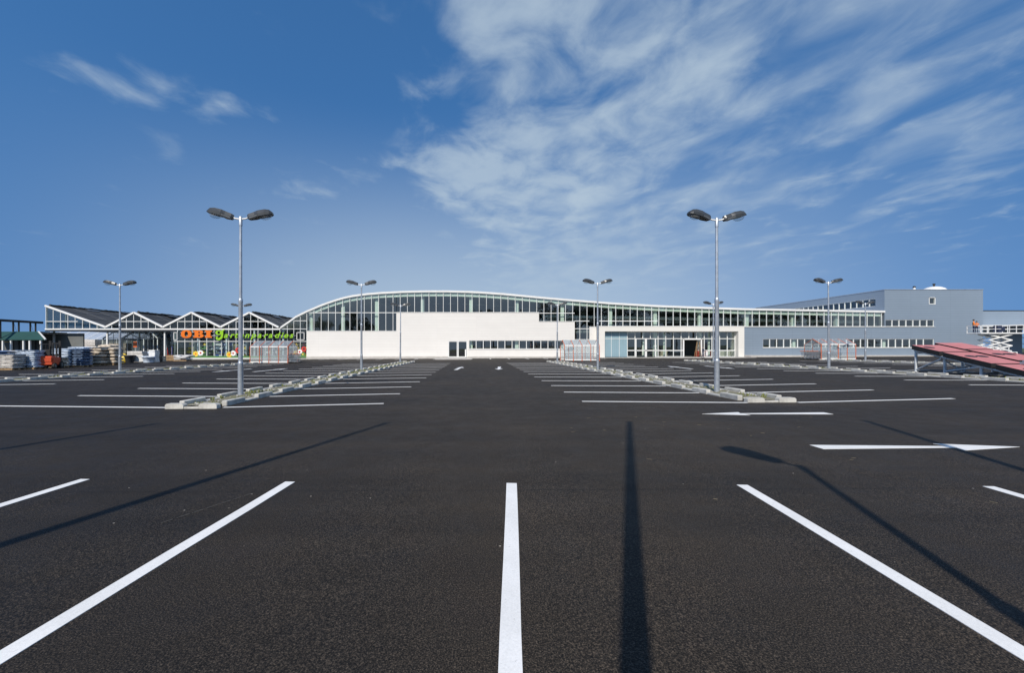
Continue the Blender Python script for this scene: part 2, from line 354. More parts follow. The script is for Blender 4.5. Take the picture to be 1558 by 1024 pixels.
MARK = .004
M['dust'] = plain('chalk_dust', (.085, .082, .075), .9, 0, .5, 30); M['straw'] = plain('straw', (.17, .145, .10), .85, 0, .3, 9)
def mark(name, poly, mat='paint'):                # painted marking lying on the sloping asphalt
    cx = sum(p[0] for p in poly)/len(poly); cy = sum(p[1] for p in poly)/len(poly)
    vv = [(x-cx, y-cy, gz(x)-gz(cx)) for x, y in poly]
    k = len(vv); top = [(a, b, c+MARK) for a, b, c in vv]
    m = MB().add(vv+top, [tuple(range(k, 2*k))]+[(i, (i+1) % k, (i+1) % k+k, i+k) for i in range(k)])
    return m.build(name, M[mat], asphalt, (cx, cy, gz(cx)+.0008))
def bay_line(x0, y0, x1, y1, w=.12, name='bay_line', mat='paint'):
    d = Vector((x1-x0, y1-y0)); q = Vector((-d.y, d.x)).normalized()*w/2
    N = max(1, int(d.length/.8)); a, b = [], []
    for i in range(N+1):
        p = Vector((x0, y0))+d*i/N; j = random.uniform(-.004, .004) if 0 < i < N else 0
        a.append((p.x+q.x*(1+j*20), p.y+q.y*(1+j*20))); b.append((p.x-q.x*(1-j*20), p.y-q.y*(1-j*20)))
    return mark(name, b+a[::-1], mat)

# near bays
for x, y in ((-7.45, 5.36), (-4.81, 5.26), (-2.23, 5.12), (.413, 5.03), (3.06, 4.93), (5.79, 4.84), (8.4, 4.72)):
    L = 5.3; bay_line(x-.083*L, y-L, x, y)

# faint chalk setting-out marks left beside a bay line, and a few straws
rc = random.Random(3)
for k in range(7):
    t0 = k/7; t1 = t0+rc.uniform(.09, .15)
    bay_line(-2.89+.44*t0, 3.92+.84*t0, -2.89+.44*t1, 3.92+.84*t1, .007, 'chalk_mark', 'dust')
for k in range(34):
    x, y, a, l = rc.uniform(1.5, 8), rc.uniform(4.2, 10.5), rc.uniform(0, 3.1), rc.uniform(.02, .08)
    mark('straw_mark', [(x, y), (x+l*math.cos(a), y+l*math.sin(a)), (x+l*math.cos(a)+.004, y+l*math.sin(a)+.004), (x+.004, y+.004)], 'straw')
def straight_arrow(cx, cy, ang, L=3.15, hl=1.1, hw=.23, t0=.14, t1=.05):
    pts = [(-L/2, -t0), (L/2-hl+.06, -t1), (L/2-hl, -hw), (L/2, 0), (L/2-hl, hw), (L/2-hl+.06, t1), (-L/2, t0)]
    c, s = math.cos(ang), math.sin(ang)
    mark('arrow_marking', [(cx+x*c-y*s, cy+x*s+y*c) for x, y in pts])
straight_arrow(6.95, 6.74, R(-1)); straight_arrow(6.85, 10.15, R(180), 3.0, 1.0)
for cx, cy in ((-1.35, 33.2), (1.75, 33.2), (-18.0, 31.6), (-15.2, 31.8), (15.6, 33.0), (18.7, 33.0)):
    straight_arrow(cx, cy, R(90 if cx in (-1.35, -15.2, 15.6) else -90)+R(-4), 4.6, 1.6, .32, .14, .09)

# ------------------------------------------------------------------ kerb islands with bays
P_ST = 1.72
def stone_mesh(L, h, w=.15):
    mb = MB(); mb.bbox(-w/2, w/2, 0, L, -.05, h, .018); return mb.mesh('kerb_stone', M['kerb'])
ST_HI, ST_LO = stone_mesh(.95, .15), stone_mesh(.755, .055)
me_end = MB(); me_end.prism([(-.24, -.05), (.24, -.05), (.24, .10), (.20, .135), (-.20, .135), (-.24, .10)], -.09, .09); ST_END = me_end.mesh('kerb_stone', M['kerb'])
ST_GAP = MB().bbox(-.205, .205, -.075, .075, -.05, .05, .012).mesh('kerb_stone', M['kerb'])
def island(Xc, Y0, Y1, label, near, green):
    root = thing('kerb_island', label, 'kerb island', (Xc, Y0, gz(Xc)), 0, 'kerb islands between the parking bays')
    n_ = int((Y1-Y0-.3)/P_ST)
    for s in (-1, 1):
        for k in range(n_):
            y = .42+k*P_ST+(0 if s < 0 else .03)
            link('kerb_stone', ST_HI, root, (s*.585+random.uniform(-.015, .015), y, SLOPE*s*.585+random.uniform(-.008, .004)), (0, 0, random.uniform(-.012, .012)))
            link('kerb_stone', ST_LO, root, (s*.585, y+.958, SLOPE*s*.585), (0, 0, 0))
        for yy in (0, n_*P_ST+.42):
            link('kerb_stone', ST_END, root, (s*.45, yy, SLOPE*s*.45), (0, 0, random.uniform(-.03, .03)))
    for yy in (0, n_*P_ST+.42): link('kerb_stone', ST_GAP, root, (0, yy, 0))
    # gravel bed, slightly heaped
    mb = MB(); N = max(6, int((Y1-Y0)/.45)); cols = [-.5, -.25, 0, .25, .5]
    vv = [(c, -.04+(n_*P_ST+.46)*j/N, .02+.05*(1-abs(c)*1.6)+random.uniform(-.015, .025)) for j in range(N+1) for c in cols]
    mb.add(vv, [(j*5+i, j*5+i+1, j*5+i+6, j*5+i+5) for j in range(N) for i in range(4)], True)
    tag(mb.build('gravel_bed', M['gravel'], root), kind='stuff')
    # weeds and loose stones
    w = MB(); rnd = random.Random(int(Xc*10))
    for k in range(int(green*(Y1-Y0))):
        cx, cy = rnd.uniform(-.42, .42), rnd.uniform(.3, n_*P_ST); sz = rnd.uniform(.5, 1.25)
        for q in range(9 if near else 6):
            a = rnd.uniform(0, 6.28); l = rnd.uniform(.04, .12)*sz; bx_, by_ = cx+rnd.uniform(-.09, .09), cy+rnd.uniform(-.09, .09)
            lean = rnd.uniform(.2, .9); ww = rnd.uniform(.006, .016)
            ca, sa = math.cos(a), math.sin(a)
            w.add([(bx_-sa*ww, by_+ca*ww, .04), (bx_+sa*ww, by_-ca*ww, .04), (bx_+ca*l*lean*.5+sa*ww, by_+sa*l*lean*.5-ca*ww, .05+l*.7), (bx_+ca*l*lean, by_+sa*l*lean, .05+l), (bx_+ca*l*lean*.5-sa*ww, by_+sa*l*lean*.5+ca*ww, .05+l*.7)], [(0, 1, 2, 3, 4)])
    tag(w.build('weeds', M['weed'], root), kind='stuff')
    p = MB()
    for k in range(int((9 if near else 3)*(Y1-Y0))):
        cx, cy, r_ = rnd.uniform(-.45, .45), rnd.uniform(.2, n_*P_ST), rnd.uniform(.015, .05)
        z = .05+.03*(1-abs(cx)*1.6)
        vv = [(cx+r_*rnd.uniform(.6, 1.2), cy, z), (cx, cy+r_*rnd.uniform(.6, 1.2), z), (cx-r_, cy, z), (cx, cy-r_, z), (cx, cy, z+r_*rnd.uniform(.4, .8)), (cx, cy, z-r_*.4)]
        p.add(vv, [(0, 1, 4), (1, 2, 4), (2, 3, 4), (3, 0, 4), (1, 0, 5), (2, 1, 5), (3, 2, 5), (0, 3, 5)])
    tag(p.build('loose_stones', M['kerb'], root), kind='stuff')
    return root
def bays(Xc, Yj, n_, xl, xr, sl=.1, sr=.15):
    e = .72
    for k in range(n_):
        y = Yj+k*2.62
        if xl is not None: bay_line(xl, y+sl*(Xc-e-xl), Xc-e, y)
        if xr is not None: bay_line(Xc+e, y, xr, y+sr*(xr-Xc-e))
island(-7.62, 11.5, 48.2, 'weedy kerb island pointing at white wall left of its glass door', True, 4)
bays(-7.62, 11.66, 13, -13.75, -2.67, .095, .155)
island(8.40, 12.25, 48.6, 'pale gravelly kerb island running up to orange cart shelter before white wall', True, .7)
bays(8.40, 12.15, 13, 3.11, 14.35, .10, .14)
island(-24.0, 11.6, 48.0, 'kerb island running past bagged goods towards garden centre front', False, 4)
bays(-24.0, 11.5, 13, -29.6, -19.6)
island(24.05, 11.6, 48.4, 'kerb island beside red tilted deck, running towards store entrance', False, 2)
bays(24.05, 11.75, 13, 19.95, 29.8)
island(40.0, 28.0, 49.0, 'kerb island leading to trolley shelter before grey wing', False, 2)
bays(40.0, 28.2, 8, 35.4, 45.6)
# bays square to the shop front
for k in range(-11, 7):
    bay_line(1.95+k*2.62, 58.6, 1.95+k*2.62, 62.9, .13)

# ------------------------------------------------------------------ lamps
def make_lamp():
    root = thing('parking_lamp', 'x', 'street lamp', group='twin-head lamps of the car park')
    mb = MB()
    mb.lathe([(.085, -.02), (.085, 1.05), (.088, 1.06), (.088, 1.10), (.072, 1.14)], n=16)
    mb.build('base_tube', M['steel'], root)
    MB().lathe([(.068, 1.10), (.066, 3.1), (.071, 3.12), (.071, 3.2), (.052, 3.24)], n=14).build('middle_tube', M['steel'], root)
    MB().lathe([(.050, 3.2), (.043, 5.78)], n=12).build('top_tube', M['steel'], root)
    MB().lathe([(.055, 5.66), (.055, 5.95), (.03, 5.98)], n=12).build('collar', M['steel'], root)
    for s in (-1, 1):
        a = MB(); a.tube((0, 0, 5.88), (s*.17, 0, 5.90), .026, n=8); a.tube((s*.165, 0, 5.898), (s*.30, 0, 5.955), .026, n=8); a.build('arm', M['white'], root)
        # head: loft of cross sections along its length, drawn out and tilted up
        secs = [(0, .06, -.075, .065), (.05, .095, -.095, .085), (.24, .12, -.09, .125), (.36, .155, -.055, .155), (.58, .17, -.04, .165), (.72, .155, -.03, .135), (.80, .10, -.015, .06)]
        vv = []
        for t_, w_, z0, z1 in secs:
            vv += [(t_, -w_, z0), (t_, w_, z0), (t_, w_*1.02, z0+(z1-z0)*.45), (t_, w_*.62, z1), (t_, -w_*.62, z1), (t_, -w_*1.02, z0+(z1-z0)*.45)]
        fs = [(i*6+k, i*6+(k+1) % 6, i*6+6+(k+1) % 6, i*6+6+k) for i in range(len(secs)-1) for k in range(6)]+[tuple(range(6)), tuple(range(len(secs)*6-6, len(secs)*6))]
        h = MB().add(vv, fs)
        rz = 0 if s > 0 else math.pi
        ho = h.build('lamp_head', M['lampgrey'], root, (s*.235, 0, 5.955), (0, -R(9), rz+R(6)))
        MB().add([(t_, w_*s2, z) for t_, w_, z, s2 in ((.07, .103, -.035, 1), (.33, .158, -.0, 1), (.33, .152, -.045, 1), (.07, .101, -.08, 1))], [(0, 1, 2, 3)]).add([(t_, -w_, z) for t_, w_, z in ((.07, .103, -.035), (.33, .158, -.0), (.33, .152, -.045), (.07, .101, -.08))], [(0, 1, 2, 3)]).build('side_plate', M['lampgrey2'], ho)
        bw = MB(); prof = []
        nn = 12
        for j in range(5):
            t_ = j/4; rr = math.cos(t_*math.pi/2*.92)
            for k in range(nn):
                an = 2*math.pi*k/nn; prof.append((.56+.20*rr*math.cos(an), .145*rr*math.sin(an), -.04-.12*math.sin(t_*math.pi/2)))
        bw.add(prof, [(j*nn+k, j*nn+(k+1) % nn, (j+1)*nn+(k+1) % nn, (j+1)*nn+k) for j in range(4) for k in range(nn)]+[tuple(range(4*nn, 5*nn))], True)
        bw.build('glass_bowl', M['clear'], ho)
    return root
lamp0 = make_lamp(); first = True
for X, Y, lab in (
    (-7.83, 14.2, 'twin-head lamp at open tip of weedy kerb island, slim grey pole'),
    (-7.85, 29.2, 'twin-head lamp halfway along weedy kerb island, before white wall'),
    (-7.80, 43.8, 'twin-head lamp at building end of weedy kerb island'),
    (8.20, 14.6, 'twin-head lamp at open tip of pale gravelly kerb island'),
    (8.25, 29.1, 'twin-head lamp halfway along pale gravelly kerb island'),
    (8.25, 43.7, 'twin-head lamp beside orange cart shelter before white wall'),
    (-24.0, 28.8, 'twin-head lamp on island beside stacked bagged goods'),
    (-24.0, 43.7, 'twin-head lamp on island before the lettered greenhouse front'),
    (24.05, 29.2, 'twin-head lamp on island beyond the red tilted deck, before grey wing'),
    (24.2, 43.7, 'twin-head lamp on island before the store entrance portal'),
    (39.9, 43.9, 'twin-head lamp beside trolley shelter before grey wing')):
    o = lamp0 if first else copy_tree(lamp0); first = False
    o.location = (X, Y, gz(X)+.03); o.rotation_euler = (R(random.uniform(-.3, .3)), R(random.uniform(-.3, .3)), R(random.uniform(-3, 3)))
    o['label'] = lab

# ------------------------------------------------------------------ flag poles and a street lamp behind the viewer (their shadows cross the bays)
tanel = math.tan(SUN_EL); dirx = .353; ln = math.sqrt(1+dirx*dirx)
def base_for(tx, ty, h): k = h/tanel/ln; return tx-dirx*k, ty-k
pole_me = None
for k, tx in enumerate((-6.85, -1.9, 3.27, 8.3)):
    X, Y = base_for(tx, 9.15, 9.4)
    root = thing('flag_pole', 'bare white flag pole in row beside the near parking bays', 'flag pole', (X, Y, gz(X)), 0, 'flag poles beside the near bays')
    if pole_me is None: pole_me = MB().lathe([(.09, 0), (.085, 2), (.055, 9.36)], n=12).mesh('pole', M['white']); cap_me = MB().lathe([(.02, 9.36), (.065, 9.40), (.02, 9.44)], n=10).mesh('finial', M['steel'])
    link('pole', pole_me, root); link('finial', cap_me, root)
X, Y = base_for(4.32, 5.72, 5.95)
o = copy_tree(lamp0); o.location = (X, Y, gz(X)); o['label'] = 'lamp with one head only, standing by the near bays'; o['group'] = 'lamps by the near bays'
o.rotation_euler = (0, 0, R(112))
for ch in list(o.children):
    if ch.name.startswith(('lamp_head', 'arm')) and (ch.location.x < 0 or ch.name.startswith('arm') and ch.data.vertices[0].co.x+ch.data.vertices[-1].co.x < 0):
        for g in list(ch.children): bpy.data.objects.remove(g)
        bpy.data.objects.remove(ch)

# ================================================================== STORE BUILDING
YF = 65.0; S = YF/F
def fx(x): return (x-CX)*S
def fz(y): return EYE+(CY-y)*S
def wall_holes(x0, x1, z0, z1, y0, y1, holes=(), axis='x'):
    """wall slab with rectangular openings; axis 'x' runs along X, 'y' runs along Y (then y0,y1 are X limits)"""
    xs_ = sorted({x0, x1, *[h[0] for h in holes], *[h[1] for h in holes]}); zs_ = sorted({z0, z1, *[h[2] for h in holes], *[h[3] for h in holes]})
    nx, nz = len(xs_)-1, len(zs_)-1
    def solid(i, j):
        if i < 0 or j < 0 or i >= nx or j >= nz: return False
        cx, cz = (xs_[i]+xs_[i+1])/2, (zs_[j]+zs_[j+1])/2
        return not any(h[0] < cx < h[1] and h[2] < cz < h[3] for h in holes)
    mb = MB(); vid = {}
    T = (lambda a, b, c: (a, b, c)) if axis == 'x' else (lambda a, b, c: (b, a, c))
    def V(i, j, d):
        if (i, j, d) not in vid: vid[(i, j, d)] = len(mb.v); mb.v.append(T(xs_[i], (y0, y1)[d], zs_[j]))
        return vid[(i, j, d)]
    def fc(*q): mb.f.append(list(q)); mb.sm.append(False); mb.mi.append(0)
    for i in range(nx):
        for j in range(nz):
            if not solid(i, j): continue
            fc(V(i, j, 0), V(i+1, j, 0), V(i+1, j+1, 0), V(i, j+1, 0)); fc(V(i, j, 1), V(i, j+1, 1), V(i+1, j+1, 1), V(i+1, j, 1))
            if not solid(i-1, j): fc(V(i, j, 0), V(i, j+1, 0), V(i, j+1, 1), V(i, j, 1))
            if not solid(i+1, j): fc(V(i+1, j, 0), V(i+1, j, 1), V(i+1, j+1, 1), V(i+1, j+1, 0))
            if not solid(i, j-1): fc(V(i, j, 0), V(i, j, 1), V(i+1, j, 1), V(i+1, j, 0))
            if not solid(i, j+1): fc(V(i, j+1, 0), V(i+1, j+1, 0), V(i+1, j+1, 1), V(i, j+1, 1))
    return mb
def pane(poly, y, mat, parent, name='pane', th=.02):
    cx = sum(p[0] for p in poly)/len(poly); cz = sum(p[1] for p in poly)/len(poly)
    return MB().prism([(a-cx, b-cz) for a, b in poly], -th/2, th/2).build(name, mat, parent, (cx, y, cz), (R(random.gauss(0, .13)), 0, R(random.gauss(0, .13))))

CURVE = [(427, 497), (440, 488.2), (450, 480.8), (466.6, 472.5), (478.3, 467.6), (489, 463), (500.8, 458.8), (512.5, 454.9), (524, 451.6), (536, 449), (558.4, 446), (581, 444.2), (614, 442.6), (646, 441.9), (679.5, 441.8), (712, 442.6), (733, 443.6), (766.4, 446), (788, 448), (821, 451.2), (853, 454), (874, 455.8), (908.6, 458.4), (928, 460), (958.4, 461.8), (1002, 464.3), (1045, 466), (1088, 467.5), (1130, 468.9), (1240, 470.9), (1346, 472.7)]
def ctop(x):
    for (a, b), (c, d) in zip(CURVE, CURVE[1:]):
        if a <= x <= c: return b+(d-b)*(x-a)/(c-a)
    return CURVE[-1][1] if x > 1346 else CURVE[0][1]

store = thing('store_building', 'long white store hall with curved roof, tall window band and projecting entrance portal', 'building', (0, YF, 0))
def SP(mb, name, mat): # part of the store, mesh in absolute coordinates
    return mb.build(name, mat, store, (0, -YF, 0))
# curved roof: thin white edge, swept back
prof = [(fx(x), fz(y)) for x, y in CURVE]
low = [(x, z-.30) for x, z in prof[::-1]]
mb = MB(); nn = len(prof)
pts = prof+low
Y0r, Y1r = YF-.10, YF+38
for i in range(nn-1):
    a, b = prof[i], prof[i+1]; c, d = (b[0], b[1]-.30), (a[0], a[1]-.30)
    mb.add([(a[0], Y0r, a[1]), (b[0], Y0r, b[1]), (c[0], Y0r, c[1]), (d[0], Y0r, d[1]), (a[0], Y1r, a[1]), (b[0], Y1r, b[1]), (c[0], Y1r, c[1]), (d[0], Y1r, d[1])],
           [(3, 2, 1, 0), (4, 5, 6, 7), (0, 1, 5, 4), (2, 3, 7, 6)])
roof = SP(mb, 'roof', M['roofwhite'])
# the white walls
GB = .02
A_ = [(468, 603, 504, 'a'), ]
def wpart(x0, x1, yt, yb, holes=(), mat='clad', y0=YF, th=.35, name='wall_panel'):
    H_ = [(fx(h[0]), fx(h[1]), fz(h[3]), fz(h[2])) for h in holes]
    zb = gz(fx((x0+x1)/2))-.05 if yb is None else fz(yb)
    return SP(wall_holes(fx(x0), fx(x1), zb, fz(yt), y0, y0+th, H_), name, M[mat])
DOOR = (682, 711, 518.5, 545.6); STRIP = (713.5, 857.5, 518, 531)
wpart(467, 603, 504, None)
zb = gz(0)-.05
wl_ = wall_holes(fx(603), fx(820), zb, fz(475.6), YF, YF+.35, [(fx(682), fx(711), zb, fz(518.5)), (fx(713.5), fx(820), fz(531), fz(518))]); SP(wl_, 'wall_panel', M['clad'])
SP(wall_holes(fx(820), fx(874.4), zb, fz(489.5), YF, YF+.35, [(fx(820), fx(857.5), fz(531), fz(518))]), 'wall_panel', M['clad'])
wpart(874.4, 897, 517, None); wpart(897, 913, 497.6, None)
# metal copings over the white walls and a dark plinth joint
for x0, x1, y in ((466.5, 603, 504), (602.6, 820.4, 475.6), (820.4, 874.6, 489.5), (874.6, 896.8, 517), (896.8, 912, 497.6)):
    SP(MB().box(fx(x0), fx(x1), YF-.05, YF+.2, fz(y), fz(y)+.07), 'coping', M['frame'])
for x0, x1 in ((466, 682), (711, 912)):
    SP(MB().box(fx(x0), fx(x1), YF-.035, YF, gz(fx(x0))-.05, .27), 'plinth', M['paving'])

# curtain wall: mullions every 1.09 m, one pane between each two
def sill(x):
    return 504 if x < 603 else 475.6 if x < 820 else 489.5 if x < 874.4 else 517 if x < 896.8 else 497.6 if x < 912 else 497.4
GY = YF+.12
MUL = [466.6+10.94*k for k in range(81)]
fr = MB()
for k, x in enumerate(MUL):
    yt = ctop(x)+2.6; s_ = max(sill(x-.3), sill(x+.3)) if k else 545.6
    fr.box(fx(x)-.035, fx(x)+.035, GY-.09, GY+.06, fz(s_) if k else gz(fx(x)), fz(yt))
for x0, x1, y in ((467, 603, 475.7), (820.4, 874.4, 476.4), (874.4, 1001, 488.4), (874.4, 896.8, 500.2), (896.8, 912, 488.4)):
    fr.box(fx(x0), fx(x1), GY-.06, GY+.04, fz(y)-.05, fz(y)+.05)
fr.box(fx(912), fx(1346), GY-.10, GY+.05, fz(497.4), fz(497.4)+.10)
SP(fr, 'window_frame', M['frame'])
TR = lambda x: [475.7] if x < 603 else [] if x < 820 else [476.4] if x < 874 else [488.4, 500.2] if x < 896 else [488.4] if x < 1000 else []
for k in range(len(MUL)-1):
    a, b = MUL[k], MUL[k+1]; cuts = [a, b]
    for e in (603, 820, 874.4, 896.8, 912):
        if a < e < b: cuts.insert(1, e)
    for a_, b_ in zip(cuts, cuts[1:]):
        if b_-a_ < 1.2: continue
        m = (a_+b_)/2; ys_ = [sill(m)]+[t for t in sorted(TR(m), reverse=True)]
        for i, yb in enumerate(ys_):
            x0, x1 = fx(a_)+.035, fx(b_)-.035
            if i+1 < len(ys_): pl = [(x0, fz(yb)+.03), (x1, fz(yb)+.03), (x1, fz(ys_[i+1])-.03), (x0, fz(ys_[i+1])-.03)]
            else: pl = [(x0, fz(yb)+.03), (x1, fz(yb)+.03), (x1, fz(ctop(b_)+2.6)), (x0, fz(ctop(a_)+2.6))]
            pane([(p, q) for p, q in pl], GY-YF, M['glass'], store)
# glass tail of the curve towards the greenhouses
fr = MB()
XT = [427+9.9*k for k in range(5)]
for x in XT[1:4]: fr.box(fx(x)-.03, fx(x)+.03, GY-.09, GY+.06, gz(fx(x)), fz(ctop(x)+3))
for y in (488, 500.5, 519.5): fr.box(fx(427 if y > 495 else 440), fx(466), GY-.06, GY+.04, fz(y)-.04, fz(y)+.04)
SP(fr, 'window_frame', M['frame'])
for k in range(4):
    a, b = XT[k], min(XT[k+1], 466); yy = [545.5, 519.5, 500.5]
    for i, yb in enumerate(yy):
        x0, x1 = fx(a)+.03, fx(b)-.03
        if i < 2: pl = [(x0, fz(yb)+.03), (x1, fz(yb)+.03), (x1, fz(yy[i+1])-.03), (x0, fz(yy[i+1])-.03)]
        else: pl = [(x0, fz(yb)+.03), (x1, fz(yb)+.03), (x1, fz(ctop(b)+3)), (x0, fz(ctop(a)+3))]
        pane(pl, GY-YF, M['glassg'], store)
# inner edge beam and columns seen through the glass
mb = MB(); sub = [x for x in range(470, 1347, 8)]
for a, b in zip(sub, sub[1:]):
    mb.add([(fx(x), y, fz(ctop(x))-d) for y in (YF+.22, YF+.6) for x, d in ((a, .32), (b, .32), (b, .85), (a, .85))], [(0, 1, 2, 3), (7, 6, 5, 4), (0, 4, 5, 1), (3, 2, 6, 7)])
SP(mb, 'edge_beam', M['concrete'])
for x in (470.5, 519.5, 571.5, 642, 716.5, 787, 857, 931, 1000, 1069, 1141, 1212, 1280):
    SP(MB().box(fx(x)-.26, fx(x)+.26, YF+.71, YF+1.15 if x > 480 else YF+.9, gz(fx(x)), fz(ctop(x))-.55), 'column', M['concrete'])
# interior: floor, rear wall, gallery edges, ducts
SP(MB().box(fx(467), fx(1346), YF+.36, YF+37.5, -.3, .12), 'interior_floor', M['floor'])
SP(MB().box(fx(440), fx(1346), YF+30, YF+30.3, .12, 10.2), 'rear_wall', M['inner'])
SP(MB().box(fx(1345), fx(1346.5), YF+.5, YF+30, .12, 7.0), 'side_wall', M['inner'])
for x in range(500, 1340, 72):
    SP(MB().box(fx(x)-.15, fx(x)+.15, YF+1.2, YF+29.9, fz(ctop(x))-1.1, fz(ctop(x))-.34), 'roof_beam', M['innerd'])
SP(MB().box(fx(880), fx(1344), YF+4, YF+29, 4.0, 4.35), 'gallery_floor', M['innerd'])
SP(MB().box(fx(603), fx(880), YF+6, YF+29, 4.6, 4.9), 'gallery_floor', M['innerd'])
for yy, z in ((3.2, 6.6), (7.5, 6.3)):
    SP(MB().tube((fx(830), YF+yy, z), (fx(1340), YF+yy, z-.9), .28, n=10), 'air_duct', M['galv'])
# pale gables of ceiling banners / lamps inside
for x in range(660, 1330, 24):
    SP(MB().box(fx(x)-.6, fx(x)+.6, YF+5, YF+5.15, fz(ctop(x))-1.55, fz(ctop(x))-1.47), 'strip_lamp', M['white'])

# glass door and strip window in the white wall
d = MB()
zg = .10
for x in (682.6, 695.6, 697.2, 710.4): d.box(fx(x)-.06, fx(x)+.06, YF+.02, YF+.14, zg, fz(518.5))
for z in (zg+.07, fz(518.5)-.07): d.box(fx(682.6)+.06, fx(710.4)-.06, YF+.03, YF+.13, z-.07, z+.07)
SP(d, 'door_frame', M['frame'])
for a, b in ((683.2, 695), (697.8, 709.8)): pane([(fx(a), zg+.14), (fx(b), zg+.14), (fx(b), fz(518.5)-.14), (fx(a), fz(518.5)-.14)], .08, M['glass'], store)
SP(MB().box(fx(707.5), fx(709.5), YF-.15, YF-.03, .15, 1.35), 'letter_box', M['white'])
d = MB(); xsx = [713.5+10.94*k for k in range(14)]
xsx[-1] = 857.5
for i, x in enumerate(xsx): d.box(fx(x)-.05, fx(x)+.05, YF+.05, YF+.15, fz(531)+.06, fz(518)-.06)
for y in (531, 518): d.box(fx(713.5), fx(857.5), YF+.04, YF+.16, fz(y)-(-.0 if y == 531 else .06), fz(y)+(.06 if y == 531 else 0))
d.box(fx(713), fx(858), YF-.10, YF+.04, fz(531)-.04, fz(531)+.025)
SP(d, 'window_frame', M['frame'])
for a, b in zip(xsx, xsx[1:]): pane([(fx(a)+.05, fz(531)+.06), (fx(b)-.05, fz(531)+.06), (fx(b)-.05, fz(518)-.06), (fx(a)+.05, fz(518)-.06)], .10, M['glass'], store)

# entrance portal: thick white frame standing forward of the hall
YP = YF-1.6; SPp = YP/F
def ex(x): return (x-CX)*SPp
def ez(y): return EYE+(CY-y)*SPp
pz0 = gz(30)-.08
zg = gz(30)+.06
SP(wall_holes(ex(911.5), ex(1132.5), pz0, ez(496.8), YP, YP+1.95, [(ex(920.3), ex(1123.5), pz0, ez(504.2))]), 'portal_frame', M['portal'])
SP(MB().box(ex(911), ex(1133), YP-.03, YP+1.9, ez(496.8), ez(496.8)+.08), 'coping', M['frame'])
GP = YP+.85
for k in range(3):
    a, b = 920.5+12.2*k, 920.5+12.2*(k+1)
    SP(MB().box(ex(a)+.02, ex(b)-.02, GP-.05, GP+.03, zg, ez(515.2)-.03), 'shutter_panel', M['blueg'])
    SP(MB().box(ex(a)+.02, ex(b)-.02, GP-.05, GP+.03, ez(515.2)+.03, ez(504.4)), 'shutter_panel', M['blueg'])
fr = MB()
PM = [957.3+11.85*k for k in range(15)]; PM[-1] = 1123
for k in range(4): fr.box(ex(920.5+12.2*k)-.025, ex(920.5+12.2*k)+.025, GP-.09, GP+.05, zg, ez(504.3))
fr.box(ex(920.5), ex(957), GP-.07, GP+.04, ez(515.2)-.035, ez(515.2)+.035)
in_door = lambda x: 970 < x < 1000 or 1044 < x < 1070
for x in PM:
    fr.box(ex(x)-.045, ex(x)+.045, GP-.08, GP+.06, zg if not in_door(x) else ez(515.2), ez(504.3))
fr.box(ex(957), ex(1123), GP-.075, GP+.05, ez(515.2)-.05, ez(515.2)+.05); fr.box(ex(957), ex(1123), GP-.07, GP+.05, ez(504.3)-.10, ez(504.3))
for a, b in ((957, 970.2), (1000.2, 1043.5), (1071.5, 1123)):
    fr.box(ex(a), ex(b), GP-.10, GP+.07, ez(533.4)-.07, ez(533.4)+.07); fr.box(ex(a), ex(b), GP-.07, GP+.05, zg, zg+.10)
SP(fr, 'window_frame', M['frame'])
fr = MB()
for x in (970.5, 985.0, 986.6, 1000.5): fr.box(ex(x)-.07, ex(x)+.07, GP-.12, GP+.02, zg, ez(515.2)+.02)
fr.box(ex(970.5), ex(1000.5), GP-.12, GP+.02, ez(533.4)-.07, ez(533.4)+.07)
SP(fr, 'door_frame', M['white']); fr = MB()
for x in (1043.7, 1071.3): fr.box(ex(x)-.09, ex(x)+.09, GP-.14, GP+.10, zg, ez(515.2)+.05)
fr.box(ex(1043.7), ex(1071.3), GP-.14, GP+.10, ez(515.2)-.16, ez(515.2)+.06)
SP(fr, 'door_frame', M['white'])
for k in range(14):
    a, b = ex(PM[k])+.045, ex(PM[k+1])-.045; m = (PM[k]+PM[k+1])/2
    pane([(a, ez(515.2)+.05), (b, ez(515.2)+.05), (b, ez(504.3)-.1), (a, ez(504.3)-.1)], GP-YF, M['glass'], store)
    if 1044 < m < 1071: continue
    pane([(a, ez(533.4)+.07), (b, ez(533.4)+.07), (b, ez(515.2)-.05), (a, ez(515.2)-.05)], GP-YF, M['glass'], store)
    pane([(a, zg+.1), (b, zg+.1), (b, ez(533.4)-.07), (a, ez(533.4)-.07)], GP-YF, M['glass'], store)
# lobby behind the portal glass
SP(MB().box(ex(920), ex(1124), YP+2.0, YP+12, -.2, zg+.01), 'lobby_floor', M['floor'])
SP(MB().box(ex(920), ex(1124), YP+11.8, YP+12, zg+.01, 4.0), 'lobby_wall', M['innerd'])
for x in (986, 1019, 1089): SP(MB().tube((ex(x), YP+1.9, zg), (ex(x), YP+1.9, 3.95), .17, n=14), 'column', M['concrete'])

# ---- grey wing and tall block
wing = thing('grey_wing', 'grey-blue metal clad wing and tall block with ribbon windows', 'building', (0, YF, 0))
def WP(mb, name, mat): return mb.build(name, mat, wing, (0, -YF, 0))
zb = gz(40)-.15; YW = YF+.02
WP(wall_holes(fx(1132.6), fx(1346), zb, fz(497.4), YW, YW+.35, [(fx(1161), fx(1346), fz(529), fz(515.6))]), 'wall_panel', M['grey'])
WP(wall_holes(fx(1346), fx(1496), zb, fz(441), YW, YW+.35, [(fx(1346), fx(1421.5), fz(529), fz(515.6)), (fx(1347.5), fx(1421.5), fz(497), fz(486.5)), (fx(1413.5), fx(1423.5), fz(463), fz(452.3))]), 'wall_panel', M['grey'])
